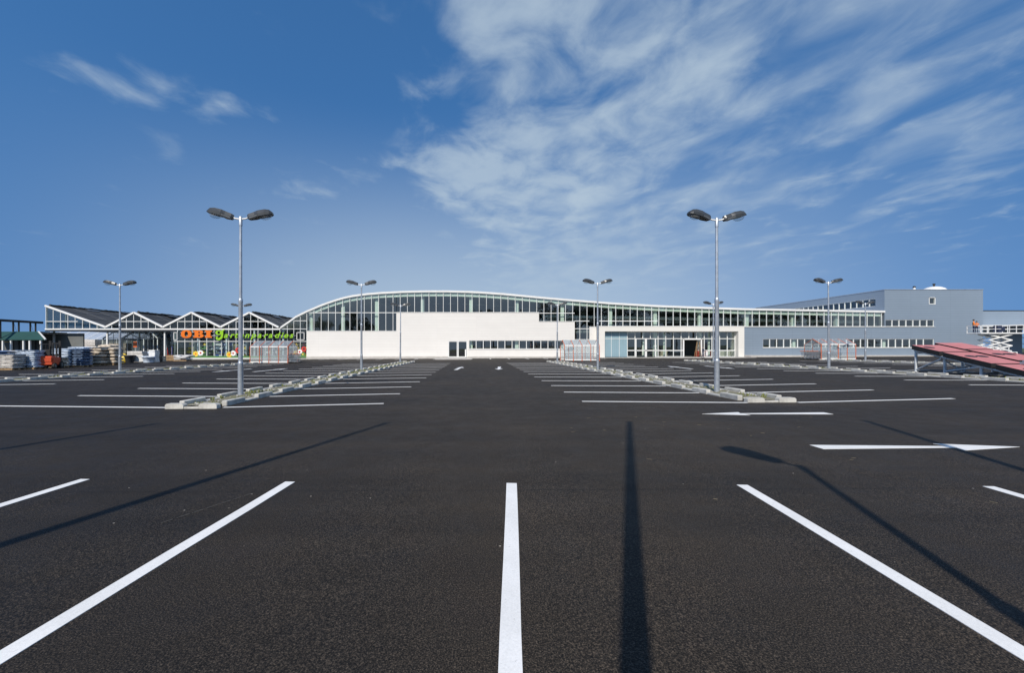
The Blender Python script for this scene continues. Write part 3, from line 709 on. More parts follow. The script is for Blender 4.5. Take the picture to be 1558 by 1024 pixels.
# side wall of the tall block runs back, with its own ribbon of windows
XS = fx(1346)
WP(wall_holes(YW+.35, YW+30, 5.0, fz(441), XS, XS+.35, [(66.5, 83.5, 8.02, 9.25)], 'y'), 'side_wall', M['grey'])
WP(MB().box(XS+.36, fx(1496), YW+.36, YW+30, fz(441)-.5, fz(441)-.25), 'flat_roof', M['roofwhite'])
WP(MB().box(fx(1496)-.35, fx(1496), YW+.36, YW+30, zb, fz(441)-.01), 'side_wall', M['grey'])
WP(MB().box(XS-.06, fx(1496)+.06, YW-.06, YW+.30, fz(441), fz(441)+.09).box(XS-.06, XS+.3, YW+.30, YW+30.1, fz(441), fz(441)+.09), 'coping', M['steel'])
fr = MB()
wx_ = [1161+10.65*k for k in range(25)]; wx_[-1] = 1421.5
for x in wx_: fr.box(fx(x)-.06, fx(x)+.06, YW+.06, YW+.18, fz(529), fz(515.6))
fr.box(fx(1161), fx(1421.5), YW+.05, YW+.19, fz(529), fz(529)+.07); fr.box(fx(1161), fx(1421.5), YW+.05, YW+.19, fz(515.6)-.07, fz(515.6)); fr.box(fx(1160.5), fx(1422), YW-.10, YW+.04, fz(529)-.05, fz(529)+.03)
WP(fr, 'window_frame', M['frame']); fr = MB()
ux = [1347.5+10.6*k for k in range(8)]; ux[-1] = 1421.5
for x in ux: fr.box(fx(x)-.06, fx(x)+.06, YW+.06, YW+.18, fz(497), fz(486.5))
fr.box(fx(1347.5), fx(1421.5), YW+.05, YW+.19, fz(497), fz(497)+.07); fr.box(fx(1347.5), fx(1421.5), YW+.05, YW+.19, fz(486.5)-.07, fz(486.5)); fr.box(fx(1346), fx(1422), YW-.12, YW+.04, fz(497.4), fz(497)+.02)
WP(fr, 'window_frame', M['frame']); fr = MB()
WP(MB().box(fx(1133), fx(1345.9), YW-.12, YW+.0, fz(497.4)-.02, fz(497.4)+.10), 'window_sill', M['frame'])
for a, b, c, d_ in ((1413.5, 1423.5, 463, 452.3),):
    fr.box(fx(a), fx(a)+.09, YW-.02, YW+.2, fz(c), fz(d_)); fr.box(fx(b)-.09, fx(b), YW-.02, YW+.2, fz(c), fz(d_)); fr.box(fx(a), fx(b), YW-.04, YW+.2, fz(c), fz(c)+.1); fr.box(fx(a), fx(b), YW-.02, YW+.2, fz(d_)-.08, fz(d_))
WP(fr, 'window_frame', M['frame'])
for a, b in zip(wx_, wx_[1:]): pane([(fx(a)+.06, fz(529)+.07), (fx(b)-.06, fz(529)+.07), (fx(b)-.06, fz(515.6)-.07), (fx(a)+.06, fz(515.6)-.07)], YW+.12-YF, M['glass'], wing)
for a, b in zip(ux, ux[1:]): pane([(fx(a)+.06, fz(497)+.07), (fx(b)-.06, fz(497)+.07), (fx(b)-.06, fz(486.5)-.07), (fx(a)+.06, fz(486.5)-.07)], YW+.12-YF, M['glass'], wing)
pane([(fx(1413.5)+.09, fz(463)+.1), (fx(1423.5)-.09, fz(463)+.1), (fx(1423.5)-.09, fz(452.3)-.08), (fx(1413.5)+.09, fz(452.3)-.08)], YW+.12-YF, M['glass'], wing)
fr = MB(); sy = [66.5+1.133*k for k in range(16)]
for y in sy: fr.box(XS+.06, XS+.18, y-.06, y+.06, 8.02, 9.25)
fr.box(XS+.05, XS+.19, 66.5, 83.5, 8.02, 8.09); fr.box(XS+.05, XS+.19, 66.5, 83.5, 9.18, 9.25)
WP(fr, 'window_frame', M['frame'])
for a, b in zip(sy, sy[1:]):
    MB().box(-.01, .01, -(b-a)/2+.06, (b-a)/2-.06, -.55, .55).build('pane', M['glass'], wing, (XS+.12, (a+b)/2-YF, 8.635), (0, R(random.gauss(0, .3)), R(random.gauss(0, .3))))
# rooms behind the ribbon windows
WP(MB().box(fx(1134), fx(1495), YW+7, YW+7.2, zb, 6.9).box(XS+6, XS+6.2, YW+1, YW+6.9, 7.1, 10), 'inner_wall', M['inner'])
WP(MB().box(fx(1134), fx(1495), YW+.36, YW+7, .1, .3).box(fx(1134), fx(1495), YW+.36, YW+7, 3.6, 3.9).box(XS+.36, fx(1495), YW+.36, YW+29, 6.9, 7.08), 'floor_slab', M['floor'])
for x in (1212, 1280, 1350): WP(MB().box(fx(x)-.22, fx(x)+.22, YW+.5, YW+.9, .3, 3.6), 'column', M['concrete'])
WP(MB().box(fx(1133), fx(1496), YW-.03, YW, zb, .45), 'plinth', M['paving'])
# roof furniture
dome = thing('roof_dome', 'white shallow dome with dark vent cap on tall grey block', 'roof dome', (wx(1421, 71), 71, fz(441)-.25))
MB().lathe([(1.55, 0), (1.55, .95), (1.3, 1.25), (.8, 1.5), (.3, 1.6), (0.05, 1.62)], n=24).build('dome_shell', M['white'], dome)
MB().lathe([(.13, 1.5), (.13, 1.9), (.19, 1.92), (.19, 2.08), (.05, 2.12)], n=10).build('vent_cap', M['dark'], dome)
ch = thing('roof_vent', 'small white pipe vent with dark cap on tall grey block', 'vent', (wx(1391, 69), 69, fz(441)-.25))
MB().lathe([(.16, 0), (.16, 1.15)], n=10).build('pipe', M['white'], ch); MB().lathe([(.2, 1.12), (.2, 1.3), (.06, 1.42)], n=10).build('cap', M['dark'], ch)

# ---- low annex to the right with canopy
annex = thing('annex_building', 'low grey annex beside tall block with sloping pale canopy and dark gates', 'building', (fx(1496), YF+1, 0))
def AP(mb, name, mat): return mb.build(name, mat, annex, (-fx(1496), -YF-1, 0))
za = gz(80)-.2
AP(wall_holes(fx(1496)+.02, fx(1640), za, fz(472.3), YF+1, YF+1.3, [(fx(1503), fx(1526), za, fz(512)), (fx(1568), fx(1596), za, fz(502))]), 'wall_panel', M['grey'])
AP(MB().box(fx(1496), fx(1640), YF+.94, YF+1.3, fz(472.3), fz(472.3)+.1), 'coping', M['dark'])
AP(MB().add([(fx(1497), YF+.9, fz(497.6)), (fx(1640), YF+.9, fz(497.6)), (fx(1640), 56, fz(497)), (fx(1497)+2.6, 56, fz(497)), (fx(1497), YF+.9, fz(496)), (fx(1640), YF+.9, fz(496)), (fx(1640), 56, fz(495)), (fx(1497)+2.6, 56, fz(495))], [(0, 1, 2, 3), (4, 7, 6, 5), (0, 4, 5, 1), (1, 5, 6, 2), (2, 6, 7, 3), (3, 7, 4, 0)]), 'canopy', M['white'])
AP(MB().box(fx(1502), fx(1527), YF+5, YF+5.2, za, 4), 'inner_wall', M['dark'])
for k in range(4):
    AP(MB().box(fx(1568), fx(1596), YF+1.08, YF+1.2, za+.1+k*.95, za+.2+k*.95), 'gate_rail', M['white'])
    pane([(fx(1568), za+.22+k*.95), (fx(1596), za+.22+k*.95), (fx(1596), za+1.03+k*.95), (fx(1568), za+1.03+k*.95)], .14, M['glass'], annex).location.x -= fx(1496)
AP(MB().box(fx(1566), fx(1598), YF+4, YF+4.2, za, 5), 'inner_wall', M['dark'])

# ---- pavement along the fronts
def pavement(name, poly, h=.12):
    mb = MB(); n_ = len(poly)
    vv = [(x, y, gz(x)-.03) for x, y in poly]+[(x, y, gz(x)+h) for x, y in poly]
    mb.add(vv, [tuple(range(n_, 2*n_))]+[(i, (i+1) % n_, (i+1) % n_+n_, i+n_) for i in range(n_)])
    return tag(mb.build(name, M['paving']), kind='structure')
pavement('pavement', [(-44.5, 63.2), (-5.6, 63.3), (-5.6, 64.99), (-44.5, 64.99)])
pavement('pavement', [(-5.55, 57.6), (-.7, 57.4), (-.7, 64.99), (-5.55, 64.99)], .10)
pavement('pavement', [(-.65, 63.3), (18.2, 63.3), (18.2, 64.99), (-.65, 64.99)])
pavement('pavement', [(18.3, 62.6), (24, 61.2), (30, 59.6), (36, 59.2), (39.6, 60.5), (39.6, 63.38), (18.3, 63.38)], .06)
pavement('pavement', [(40.7, 63.4), (76.8, 63.4), (76.8, 64.99), (40.7, 64.99)])

# ================================================================== GARDEN CENTRE (greenhouses)
gh = thing('garden_centre', 'row of gabled white-framed greenhouses with dark roofs and lettered glass front', 'greenhouse', (fx(265), YF, 0))
def GP_(mb, name, mat): return mb.build(name, mat, gh, (-fx(265), -YF, 0))
YG = YF; DEP = 34
ROOFP = [(69, 464.5), (161, 497), (204.2, 475), (248, 497), (291.5, 475), (335.6, 497), (379.5, 475), (424, 497.3)]
def gtop(x):
    for (a, b), (c, d) in zip(ROOFP, ROOFP[1:]):
        if a <= x <= c: return b+(d-b)*(x-a)/(c-a)
    return 497
for i, ((a, b), (c, d)) in enumerate(zip(ROOFP, ROOFP[1:])):
    x0, z0, x1, z1 = fx(a), fz(b), fx(c), fz(d)
    GP_(MB().add([(x0, YG+.12, z0-.05), (x1, YG+.12, z1-.05), (x1, YG+DEP, z1-.05), (x0, YG+DEP, z0-.05), (x0, YG+.12, z0+.04), (x1, YG+.12, z1+.04), (x1, YG+DEP, z1+.04), (x0, YG+DEP, z0+.04)],
        [(0, 1, 2, 3), (7, 6, 5, 4), (0, 4, 5, 1), (1, 5, 6, 2), (2, 6, 7, 3), (3, 7, 4, 0)]), 'roof', M['roofdark'])
    GP_(MB().bar((x0, YG, z0-.06), (x1, YG, z1-.06), .26, .26), 'rake_beam', M['white'])
    # glazing bars on the slopes
    if i % 2 == 0:
        g = MB()
        for q in (.33, .66): g.bar((x0+(x1-x0)*q, YG+.2, z0+(z1-z0)*q+.06), (x0+(x1-x0)*q, YG+DEP, z0+(z1-z0)*q+.06), .06, .05)
        for yy in range(4, DEP, 4): g.bar((x0, YG+yy, z0+.06), (x1, YG+yy, z1+.06), .05, .04)
        GP_(g, 'glazing_bar', M['lampgrey2'])
        # ridge vents, some propped open
        for yy in (6, 13, 20, 27):
            t = random.uniform(.1, .5)
            GP_(MB().add([(x0+.1, YG+yy, z0+.1), (x0+.1, YG+yy+2.4, z0+.1), (x0+1.2, YG+yy+2.4, z0-.45+t), (x0+1.2, YG+yy, z0-.45+t)], [(0, 1, 2, 3)]), 'roof_vent', M['lampgrey2'])
for i, (x, y) in enumerate(ROOFP):
    if y > 490: continue
    m = MB(); rr = random.Random(i); prev = None
    for k in range(0, DEP*2):
        p = (fx(x)+.25+rr.uniform(-.06, .06), YG+.4+k*.5, fz(y)+.05+rr.uniform(-.05, .06))
        if prev: m.tube(prev, p, rr.uniform(.11, .16), rr.uniform(.11, .16), n=7)
        prev = p
    GP_(m, 'shade_roll', M['shade'])
# left end wall of the high bay
GP_(MB().box(fx(69)-.05, fx(69)+.05, YG+.14, YG+DEP, fz(502), fz(464.5)-.06), 'end_wall', M['glasse'])
fr = MB()
for y in range(0, DEP, 3): fr.box(fx(69)-.1, fx(69)+.1, YG+.2+y, YG+.3+y, fz(502), fz(464.5)-.1)
for z in (fz(464.5)-.15, fz(489), fz(502)+.06): fr.box(fx(69)-.09, fx(69)+.09, YG+.1, YG+DEP, z-.05, z+.05)
GP_(fr, 'end_frame', M['frame'])
GP_(MB().box(fx(68.6), fx(426.5), YG-.06, YG+.10, fz(501.8), fz(499.8)), 'gutter_beam', M['white'])
GP_(MB().box(fx(68.6), fx(266), YG-.02, YG+.3, fz(504.3), fz(502.4)), 'canopy_edge', M['dark'])
fr = MB(); GM = [69.7+11.13*k for k in range(33)]
zgc = gz(fx(350))
for x in GM:
    if x > 426: continue
    lo_ = fz(500) if x < 264 else zgc
    fr.box(fx(x)-.035, fx(x)+.035, YG+.0, YG+.09, lo_, fz(gtop(x))-.12)
for a, b in ((70, 118), (176, 232), (263.5, 319.5), (351, 408)): fr.box(fx(a), fx(b), YG+.02, YG+.08, fz(489.3)-.03, fz(488.6)+.0)
fr.box(fx(264), fx(426), YG+.01, YG+.08, fz(519.9), fz(519)); fr.box(fx(264), fx(426), YG-.02, YG+.12, zgc-.05, zgc+.22)
GP_(fr, 'window_frame', M['frame'])
cuts = lambda x: [545.0, 519.5, 500.5] if x > 264 else [500.5]
for a, b in zip(GM, GM[1:]):
    if b > 426: b = 424
    m = (a+b)/2
    if m > 425: continue
    x0, x1 = fx(a)+.035, fx(b)-.035; cc = cuts(m); eds = []
    for p, q in ROOFP: 
        if a < p < b: eds = [(fx(p), fz(q)-.19)]
    for i, yb in enumerate(cc):
        if i+1 < len(cc): pl = [(x0, fz(yb)+.05), (x1, fz(yb)+.05), (x1, fz(cc[i+1])-.05), (x0, fz(cc[i+1])-.05)]
        else: pl = [(x0, fz(yb)+.05), (x1, fz(yb)+.05), (x1, fz(gtop(b))-.19)]+eds+[(x0, fz(gtop(a))-.19)]
        pane(pl, .045, M['glassg'], gh).location.x -= fx(265)
# columns, floor and rear
for x, yy in ((78.2, .4), (160, .4), (248, .4), (107.5, 9), (160.5, 9), (206, 9), (238, 9), (78, 17), (160, 17), (248, 17)):
    GP_(MB().box(fx(x)-.1, fx(x)+.1, YG+yy-.1, YG+yy+.1, gz(fx(x))-.05, fz(502.4) if x > 265 or yy < 1 else fz(497)), 'column', M['white'])
for x in (291, 335.6, 379, 424):
    GP_(MB().box(fx(x)-.12, fx(x)+.12, YG+1.5, YG+1.74, zgc, fz(499)), 'column', M['galv'])
GP_(MB().box(fx(265), fx(466), YG+.13, YG+DEP, zgc-.2, zgc+.06), 'interior_floor', M['floor'])
GP_(MB().box(fx(69), fx(466), YG+DEP, YG+DEP+.2, -.5, 6.2), 'rear_wall', M['inner'])
GP_(MB().box(fx(264), fx(265.5), YG+.2, YG+DEP, zgc, fz(502)), 'partition', M['inner'])
for k in range(4):
    yy = YG+4+k*7
    t = MB()
    for (a, b), (c, d) in zip(ROOFP, ROOFP[1:]): t.bar((fx(a), yy, fz(b)-.25), (fx(c), yy, fz(d)-.25), .1, .14)
    t.bar((fx(69), yy, fz(500)), (fx(424), yy, fz(500)), .12, .16)
    GP_(t, 'roof_truss', M['galv'])
# small white notice frames on the glass
for x0, x1 in ((265, 270), (452, 463)):
    n_ = MB(); z0, z1 = fz(517), fz(506)
    for q in (fx(x0), fx(x1)): n_.box(q-.04, q+.04, YG-.1, YG-.05, z0, z1)
    for q in (z0, z1): n_.box(fx(x0)-.04, fx(x1)+.04, YG-.1, YG-.05, q-.04, q+.04)
    GP_(n_, 'notice_frame', M['white'])
# window stickers: grass strip and big flowers on the lowest panes
GP_(MB().box(fx(286), fx(466), YG-.035, YG-.03, zgc+.22, zgc+.50), 'grass_sticker', M['greeng'])
def flower(x, y, r, mat, core):
    mb = MB(); z = fz(y); n_ = 8
    for k in range(n_):
        a = 2*math.pi*k/n_; cx, cz = fx(x)+math.cos(a)*r*.6, z+math.sin(a)*r*.6
        mb.prism([(cx+math.cos(t)*r*.42, cz+math.sin(t)*r*.42) for t in [2*math.pi*i/8 for i in range(8)]], YG-.050-.002*(k % 3), YG-.045-.002*(k % 3))
    f = GP_(mb, 'flower_sticker', M[mat])
    c = MB().prism([(fx(x)+math.cos(t)*r*.35, z+math.sin(t)*r*.35) for t in [2*math.pi*i/10 for i in range(10)]], YG-.062, YG-.057).build('flower_core', M[core], gh, (-fx(265), -YF, 0)); c.parent = f; c.location = (0, 0, 0)
for x, y, r, m_, c_ in ((298, 538.5, .42, 'yellow', 'orangesign'), (305.5, 537, .42, 'whiteg', 'redg'), (349, 539.5, .45, 'yellow', 'orangesign'), (355, 537.5, .42, 'whiteg', 'redg'), (362.5, 533, .45, 'redg', 'hair'), (450.5, 537.5, .42, 'yellow', 'orangesign'), (456, 535.5, .42, 'whiteg', 'redg'), (462.5, 531, .4, 'redg', 'hair'), (366, 539, .35, 'greeng', 'yellow'), (461, 539, .35, 'greeng', 'yellow')):
    flower(x, y, r, m_, c_)

# ---- lettering on the greenhouse front
sign = thing('shop_sign', 'orange and green shop lettering across the greenhouse glass', 'sign', (fx(278), YG-.3, fz(514)))
def letter(mb): return mb.build('letter', [M['orangesign'], M['signside']], sign)
def ext_letter(outer, holes=()):
    """flat letter with holes -> extruded; front face coloured, returns dark"""
    cu = bpy.data.curves.new('letter', 'CURVE'); cu.dimensions = '2D'; cu.fill_mode = 'BOTH'; cu.extrude = .09
    for pl in (outer, *holes):
        sp = cu.splines.new('POLY'); sp.points.add(len(pl)-1); sp.use_cyclic_u = True
        for p, (a, b) in zip(sp.points, pl): p.co = (a, b, 0, 1)
    return cu
def to_part(cu, name, mats, loc, rot=(R(90), 0, 0)):
    tmp = bpy.data.objects.new('tmp', cu); COL.objects.link(tmp)
    dg = bpy.context.evaluated_depsgraph_get(); me = bpy.data.meshes.new_from_object(tmp.evaluated_get(dg))
    bpy.data.objects.remove(tmp); me.materials.clear()
    for m in mats: me.materials.append(m)
    for p in me.polygons: p.material_index = 0 if p.normal.z > .5 else 1
    return link(name, me, sign, loc, rot)
def ell(cx, cy, rx, ry, n=28, p=2.0): return [(cx+rx*math.copysign(abs(math.cos(t))**(2/p), math.cos(t)), cy+ry*math.copysign(abs(math.sin(t))**(2/p), math.sin(t))) for t in [2*math.pi*i/n for i in range(n)]]
LH = 1.12; omats = (M['orangesign'], M['signside'])
to_part(ext_letter(ell(.80, LH/2, .80, LH/2+.03, p=2.5), [ell(.80, LH/2, .26, LH/2-.16, p=2.3)]), 'letter', omats, (0, 0, 0))
B_out = [(0, 0), (0, .2), (.2, .2), (.2, LH-.2), (0, LH-.2), (0, LH), (1.05, LH)]+[(1.05+.42*math.sin(t), LH*.77+.26*math.cos(t)) for t in [math.pi*i/8 for i in range(1, 8)]]+[(1.22, LH*.535)]+[(1.10+.46*math.sin(t), LH*.27+.30*math.cos(t)) for t in [math.pi*i/8 for i in range(1, 8)]]+[(1.05, 0)]
to_part(ext_letter(B_out, [[(.78, .2), (.78, .47), (.98, .47), (1.06, .34), (.98, .2)], [(.78, .66), (.78, .92), (.95, .92), (1.02, .79), (.95, .66)]]), 'letter', omats, (1.86, 0, 0))
to_part(ext_letter([(0, 0), (0, .22), (.22, .22), (.22, LH-.22), (0, LH-.22), (0, LH), (1.05, LH), (1.05, LH-.22), (.83, LH-.22), (.83, .22), (1.05, .22), (1.05, 0)]), 'letter', omats, (3.62, 0, 0))
def script(chr_, x, size, zoff=0, off=.022):
    cu = bpy.data.curves.new('letter', 'FONT'); cu.body = chr_; cu.size = size; cu.shear = .32; cu.extrude = .06; cu.offset = off; cu.resolution_u = 3
    o = to_part(cu, 'letter', (M['greensign'], M['dark']), (x, 0, zoff)); o.scale = (1.28, 1.08, 1); return o
gm = (M['greensign'], M['dark'])
def ribbon(pts, w):                                  # brush stroke that swells in its middle
    L_, R_ = [], []
    for i, p in enumerate(pts):
        a = Vector(pts[max(0, i-1)]); b = Vector(pts[min(len(pts)-1, i+1)]); d = (b-a).normalized(); ww = w*(.45+.55*math.sin(math.pi*i/(len(pts)-1)))
        L_.append((p[0]-d.y*ww, p[1]+d.x*ww)); R_.append((p[0]+d.y*ww, p[1]-d.x*ww))
    return L_+R_[::-1]
to_part(ext_letter(ell(.55, .78, .50, .36, p=2.2), [ell(.56, .78, .20, .20, p=2)]), 'letter', gm, (5.15, 0, 0))
to_part(ext_letter(ribbon([(1.40, 1.18), (1.12, 1.10), (1.08, .80), (1.06, .40), (.95, .02), (.62, -.22), (.25, -.16), (.18, .05), (.42, .14)], .17)), 'letter_tail', gm, (5.15, .004, 0))
for ch_, xx, sz, zo in (('a', 6.45, 1.1, 0), ('r', 7.38, 1.1, 0), ('t', 8.05, 1.1, 0), ('e', 8.75, 1.1, 0), ('n', 9.62, 1.1, 0), ('p', 10.6, 1.1, 0), ('a', 11.52, 1.1, 0), ('r', 12.45, 1.1, 0), ('a', 13.2, 1.1, 0), ('d', 14.1, 1.1, 0), ('i', 15.05, 1.1, 0), ('e', 15.5, 1.1, 0), ('s', 16.4, 1.1, 0)):
    script(ch_, xx-.05, sz, zo)
r_ = MB().box(-.2, 4.9, .1, .16, .3, .36).box(-.2, 4.9, .1, .16, .8, .86).box(4.9, 17.2, .1, .16, .3, .36); r_.build('mounting_rail', M['galv'], sign)

# ================================================================== TROLLEYS AND SHELTERS
def make_cart():
    r = thing('shopping_cart', 'x', 'shopping cart', group='shopping carts in the shelters')
    b = MB(); w0, w1, z0, z1, L = .20, .27, .45, .92, .85
    n_ = 7
    for k in range(n_+1):
        t = k/n_; b.bar((-w0+2*w0*t, .02, z0), (-w1+2*w1*t, -.04, z1), .008, .008); b.bar((-w0+2*w0*t, L, z0+.08), (-w1+2*w1*t, L+.06, z1-.1), .008, .008)
    for k in range(9):
        t = k/8; y = L*t
        for s in (-1, 1): b.bar((s*w0, y, z0+.08*t), (s*w1, y+.02, z1-.1*t), .008, .008)
        b.bar((-w0, y, z0+.08*t), (w0, y, z0+.08*t), .008, .008)
    for q in (0, .5, 1):
        z = z0+(z1-z0)*q; w = w0+(w1-w0)*q
        for s in (-1, 1): b.bar((s*w, 0, z), (s*w, L, z+.08-.18*q), .014, .014)
        b.bar((-w, L, z+.08-.18*q), (w, L, z+.08-.18*q), .014, .014); b.bar((-w, 0, z), (w, 0, z), .014, .014)
    b.build('basket', M['wire'], r)
    MB().tube((-.29, -.14, 1.0), (.29, -.14, 1.0), .03, n=8).build('handle', M['orangesign'], r)
    c = MB()
    for s in (-1, 1):
        c.tube((s*.27, -.14, 1.0), (s*.26, .0, .86), .012, n=6); c.tube((s*.24, 0, .86), (s*.27, -.05, .16), .014, n=6); c.tube((s*.27, -.05, .16), (s*.2, .9, .16), .014, n=6); c.tube((s*.22, .5, .17), (s*.2, .62, .5), .012, n=6)
    c.tube((-.2, .9, .16), (.2, .9, .16), .014, n=6); c.build('chassis', M['wire'], r)
    for x, y in ((-.27, -.05), (.27, -.05), (-.2, .88), (.2, .88)):
        MB().tube((x-.015, y, .065), (x+.015, y, .065), .065, n=10).build('wheel', M['rubber'], r)
    return r
cart0 = make_cart(); used_cart = [False]
def put_cart(X, Y, rz, lab):
    o = copy_tree(cart0) if used_cart[0] else cart0; used_cart[0] = True
    o.location = (X, Y, gz(X)); o.rotation_euler = (0, 0, rz); o['label'] = lab

def make_shelter(name, label, X, Y, n_=4, bay=1.02, dep=2.5, eave=1.80, ridge=2.42, end_left=False, end_right=False):
    r = thing('trolley_shelter', label, 'cart shelter', (X, Y, gz(X)), 0, 'orange trolley shelters')
    for k in range(n_+1):
        f = MB(); x = k*bay; pts_ = [(x, 0, -.02), (x, 0, eave), (x, dep/2, ridge), (x, dep, eave), (x, dep, -.02)]
        for a, b in zip(pts_, pts_[1:]): f.tube(a, b, .036, n=8)
        f.lathe([(.09, -.02), (.09, .015)], (x, 0, 0), 10); f.lathe([(.09, -.02), (.09, .015)], (x, dep, 0), 10)
        f.build('frame', M['orange'], r)
    for k in range(n_):
        x0, x1 = k*bay+.05, (k+1)*bay-.05
        for y in (-.012, dep+.012): MB().box(x0, x1, y-.006, y+.006, .24, eave-.08).build('wall_sheet', M['clear'], r)
        for y0_, y1_ in ((0, dep/2), (dep, dep/2)):
            MB().add([(x0, y0_, eave+.02), (x1, y0_, eave+.02), (x1, y1_, ridge+.02), (x0, y1_, ridge+.02), (x0, y0_, eave+.034), (x1, y0_, eave+.034), (x1, y1_, ridge+.034), (x0, y1_, ridge+.034)], [(0, 1, 2, 3), (7, 6, 5, 4), (0, 4, 5, 1), (1, 5, 6, 2), (2, 6, 7, 3), (3, 7, 4, 0)]).build('roof_sheet', M['clear'], r)
        for y in (-.02, dep+.02):
            MB().box(x0, x1, y-.03, y+.03, eave-.06, eave+.06).build('eave_rail', M['white'], r)
            MB().box(x0, x1, y-.03, y+.03, .08, .22).build('bottom_rail', M['white'], r)
            MB().box(x0, x1, y-.022, y+.022, .80, .85).build('middle_rail', M['steel'], r)
            MB().box(x0, x1, y-.022, y+.022, .55, .59).build('middle_rail', M['steel'], r)
    for flag, x in ((end_left, -.03), (end_right, n_*bay+.03)):
        if flag:
            MB().add([(x-.006, 0.05, .9), (x-.006, dep-.05, .9), (x-.006, dep-.05, eave), (x-.006, dep/2, ridge-.04), (x-.006, .05, eave), (x+.006, 0.05, .9), (x+.006, dep-.05, .9), (x+.006, dep-.05, eave), (x+.006, dep/2, ridge-.04), (x+.006, .05, eave)], [(0, 1, 2, 3, 4), (9, 8, 7, 6, 5), (0, 5, 6, 1), (1, 6, 7, 2), (2, 7, 8, 3), (3, 8, 9, 4), (4, 9, 5, 0)]).build('gable_sheet', M['clear'], r)
    return r
SY = 47.0
make_shelter('a', 'orange-framed trolley shelter before the lettered greenhouse front', wx(380.5, 46.2), 46.2, end_right=True)
make_shelter('b', 'orange-framed trolley shelter before white wall, beside the entrance portal', wx(859, 49.0), 49.0, bay=1.0)
make_shelter('c', 'orange-framed trolley shelter full of carts before grey wing', wx(1249.5, 49.0), 49.0, end_left=True, bay=.99)
xr = wx(380.5, 46.2)+4.1
for k in range(4): put_cart(xr+.75-k*.3, 47.0, R(90), 'cart in row nearest the lamp island inside greenhouse-side shelter')
for k in range(3): put_cart(xr+.55-k*.3, 47.9, R(90), 'cart in rear row inside greenhouse-side shelter')
xl = wx(1249.5, 49.0)
for row, y in enumerate((49.55, 50.3, 51.0)):
    for k in range(8-row): put_cart(xl-.75+k*.36+row*.1, y, R(-90), ('cart in front row of shelter by grey wing', 'cart in middle row of shelter by grey wing', 'cart in rear row of shelter by grey wing')[row])

# ================================================================== GOODS ON PALLETS
def bag_mesh(L, W_, h, mat, name='bag'):
    bm = bmesh.new(); bmesh.ops.create_grid(bm, x_segments=5, y_segments=4, size=.5)
    top = [(v.co.x, v.co.y) for v in bm.verts]; fs = [[v.index for v in f.verts] for f in bm.faces]; bm.free()
    vv = []; nv = len(top)
    for s in (1, -1):
        for x, y in top:
            e = max(abs(x), abs(y))*2; q = max(0, 1-e**4); vv.append((x*L*(1 if e < .99 else .985), y*W_*(1 if e < .99 else .985), s*h/2*(.35+.65*q)*(1+.05*math.sin(9*x+5*y))))
    f2 = fs+[[i+nv for i in reversed(f)] for f in fs]
    mb = MB().add(vv, f2, True)
    bd = [i for i, (x, y) in enumerate(top) if max(abs(x), abs(y)) > .499]; bd.sort(key=lambda i: math.atan2(top[i][1], top[i][0]))
    mb.add([vv[i] for i in bd]+[vv[i+nv] for i in bd], [(k, (k+1) % len(bd), (k+1) % len(bd)+len(bd), k+len(bd)) for k in range(len(bd))], True)
    return mb.mesh(name, M[mat])
BAGS = {}
pal = MB()
for y in (-.36, 0, .36): pal.box(-.6, .6, y-.06, y+.06, 0, .10)
for x in (-.52, -.26, 0, .26, .52): pal.box(x-.06, x+.06, -.4, .4, .102, .125)
PAL = pal.mesh('pallet', M['wood'])
def bag_pallet(X, Y, h, mat, label, wide=1.25, dep=1.0, rz=0, sloppy=.02, layer=.155, top_mat=None):
    r = thing('bag_pallet', label, 'pallet of bags', (X, Y, gz(X)), rz, 'pallets of bagged goods by the garden centre')
    p = link('pallet', PAL, r); p.scale = (wide/1.2, dep/.8, 1)
    key = (mat, round(wide, 2), round(dep, 2))
    if key not in BAGS: BAGS[key] = (bag_mesh(wide*.52, dep*.98, layer*1.12, mat), bag_mesh(dep*.5, wide*.98, layer*1.12, mat))
    n_ = int(round((h-.13)/layer))
    for k in range(n_):
        z = .13+layer*(k+.5)
        for s in (-1, 1):
            if k % 2 == 0: link('bag', BAGS[key][0], r, (s*wide*.25+random.gauss(0, sloppy), random.gauss(0, sloppy), z), (0, random.gauss(0, .02), random.gauss(0, .03)))
            else: link('bag', BAGS[key][1], r, (random.gauss(0, sloppy), s*dep*.25+random.gauss(0, sloppy), z), (0, random.gauss(0, .02), R(90)+random.gauss(0, .03)))
    if top_mat: MB().bbox(-wide*.5, wide*.5, -dep*.5, dep*.5, .13+layer*n_, .13+layer*n_+.05, .02).build('cover_sheet', M[top_mat], r)
    return r
def at(x, Y): return wx(x, Y), Y
bag_pallet(*at(-4, 34.3), 1.5, 'bagdark', 'dark wrapped bag pallet at outer end of the goods row', 1.2, 1.0)
bag_pallet(*at(18, 34.2), 1.25, 'bagbeige', 'low beige bag pallet under dark sheet beside tall blue-white stack', 1.2, 1.0, top_mat='bagdark')
bag_pallet(*at(47, 35.35), 1.6, 'bagblue', 'tall blue-white bag pallet beside the red forklift, mast side', 1.6, 1.0, top_mat='bagdark')
bag_pallet(*at(12, 37.4), 1.55, 'bagbeige', 'beige bag pallet standing behind the low covered one', 1.3, 1.0)
bag_pallet(*at(98, 38.9), 1.65, 'bagblue', 'blue-white bag pallet beside red forklift counterweight', 1.7, 1.1)
bag_pallet(*at(123.5, 39.2), 1.62, 'bagdark', 'dark blue bag pallet between blue-white bags and kraft sacks', 1.25, 1.1)
bag_pallet(*at(122, 41.4), 1.8, 'bagblue', 'blue-white bag pallet behind the dark blue stack', 1.5, 1.0)
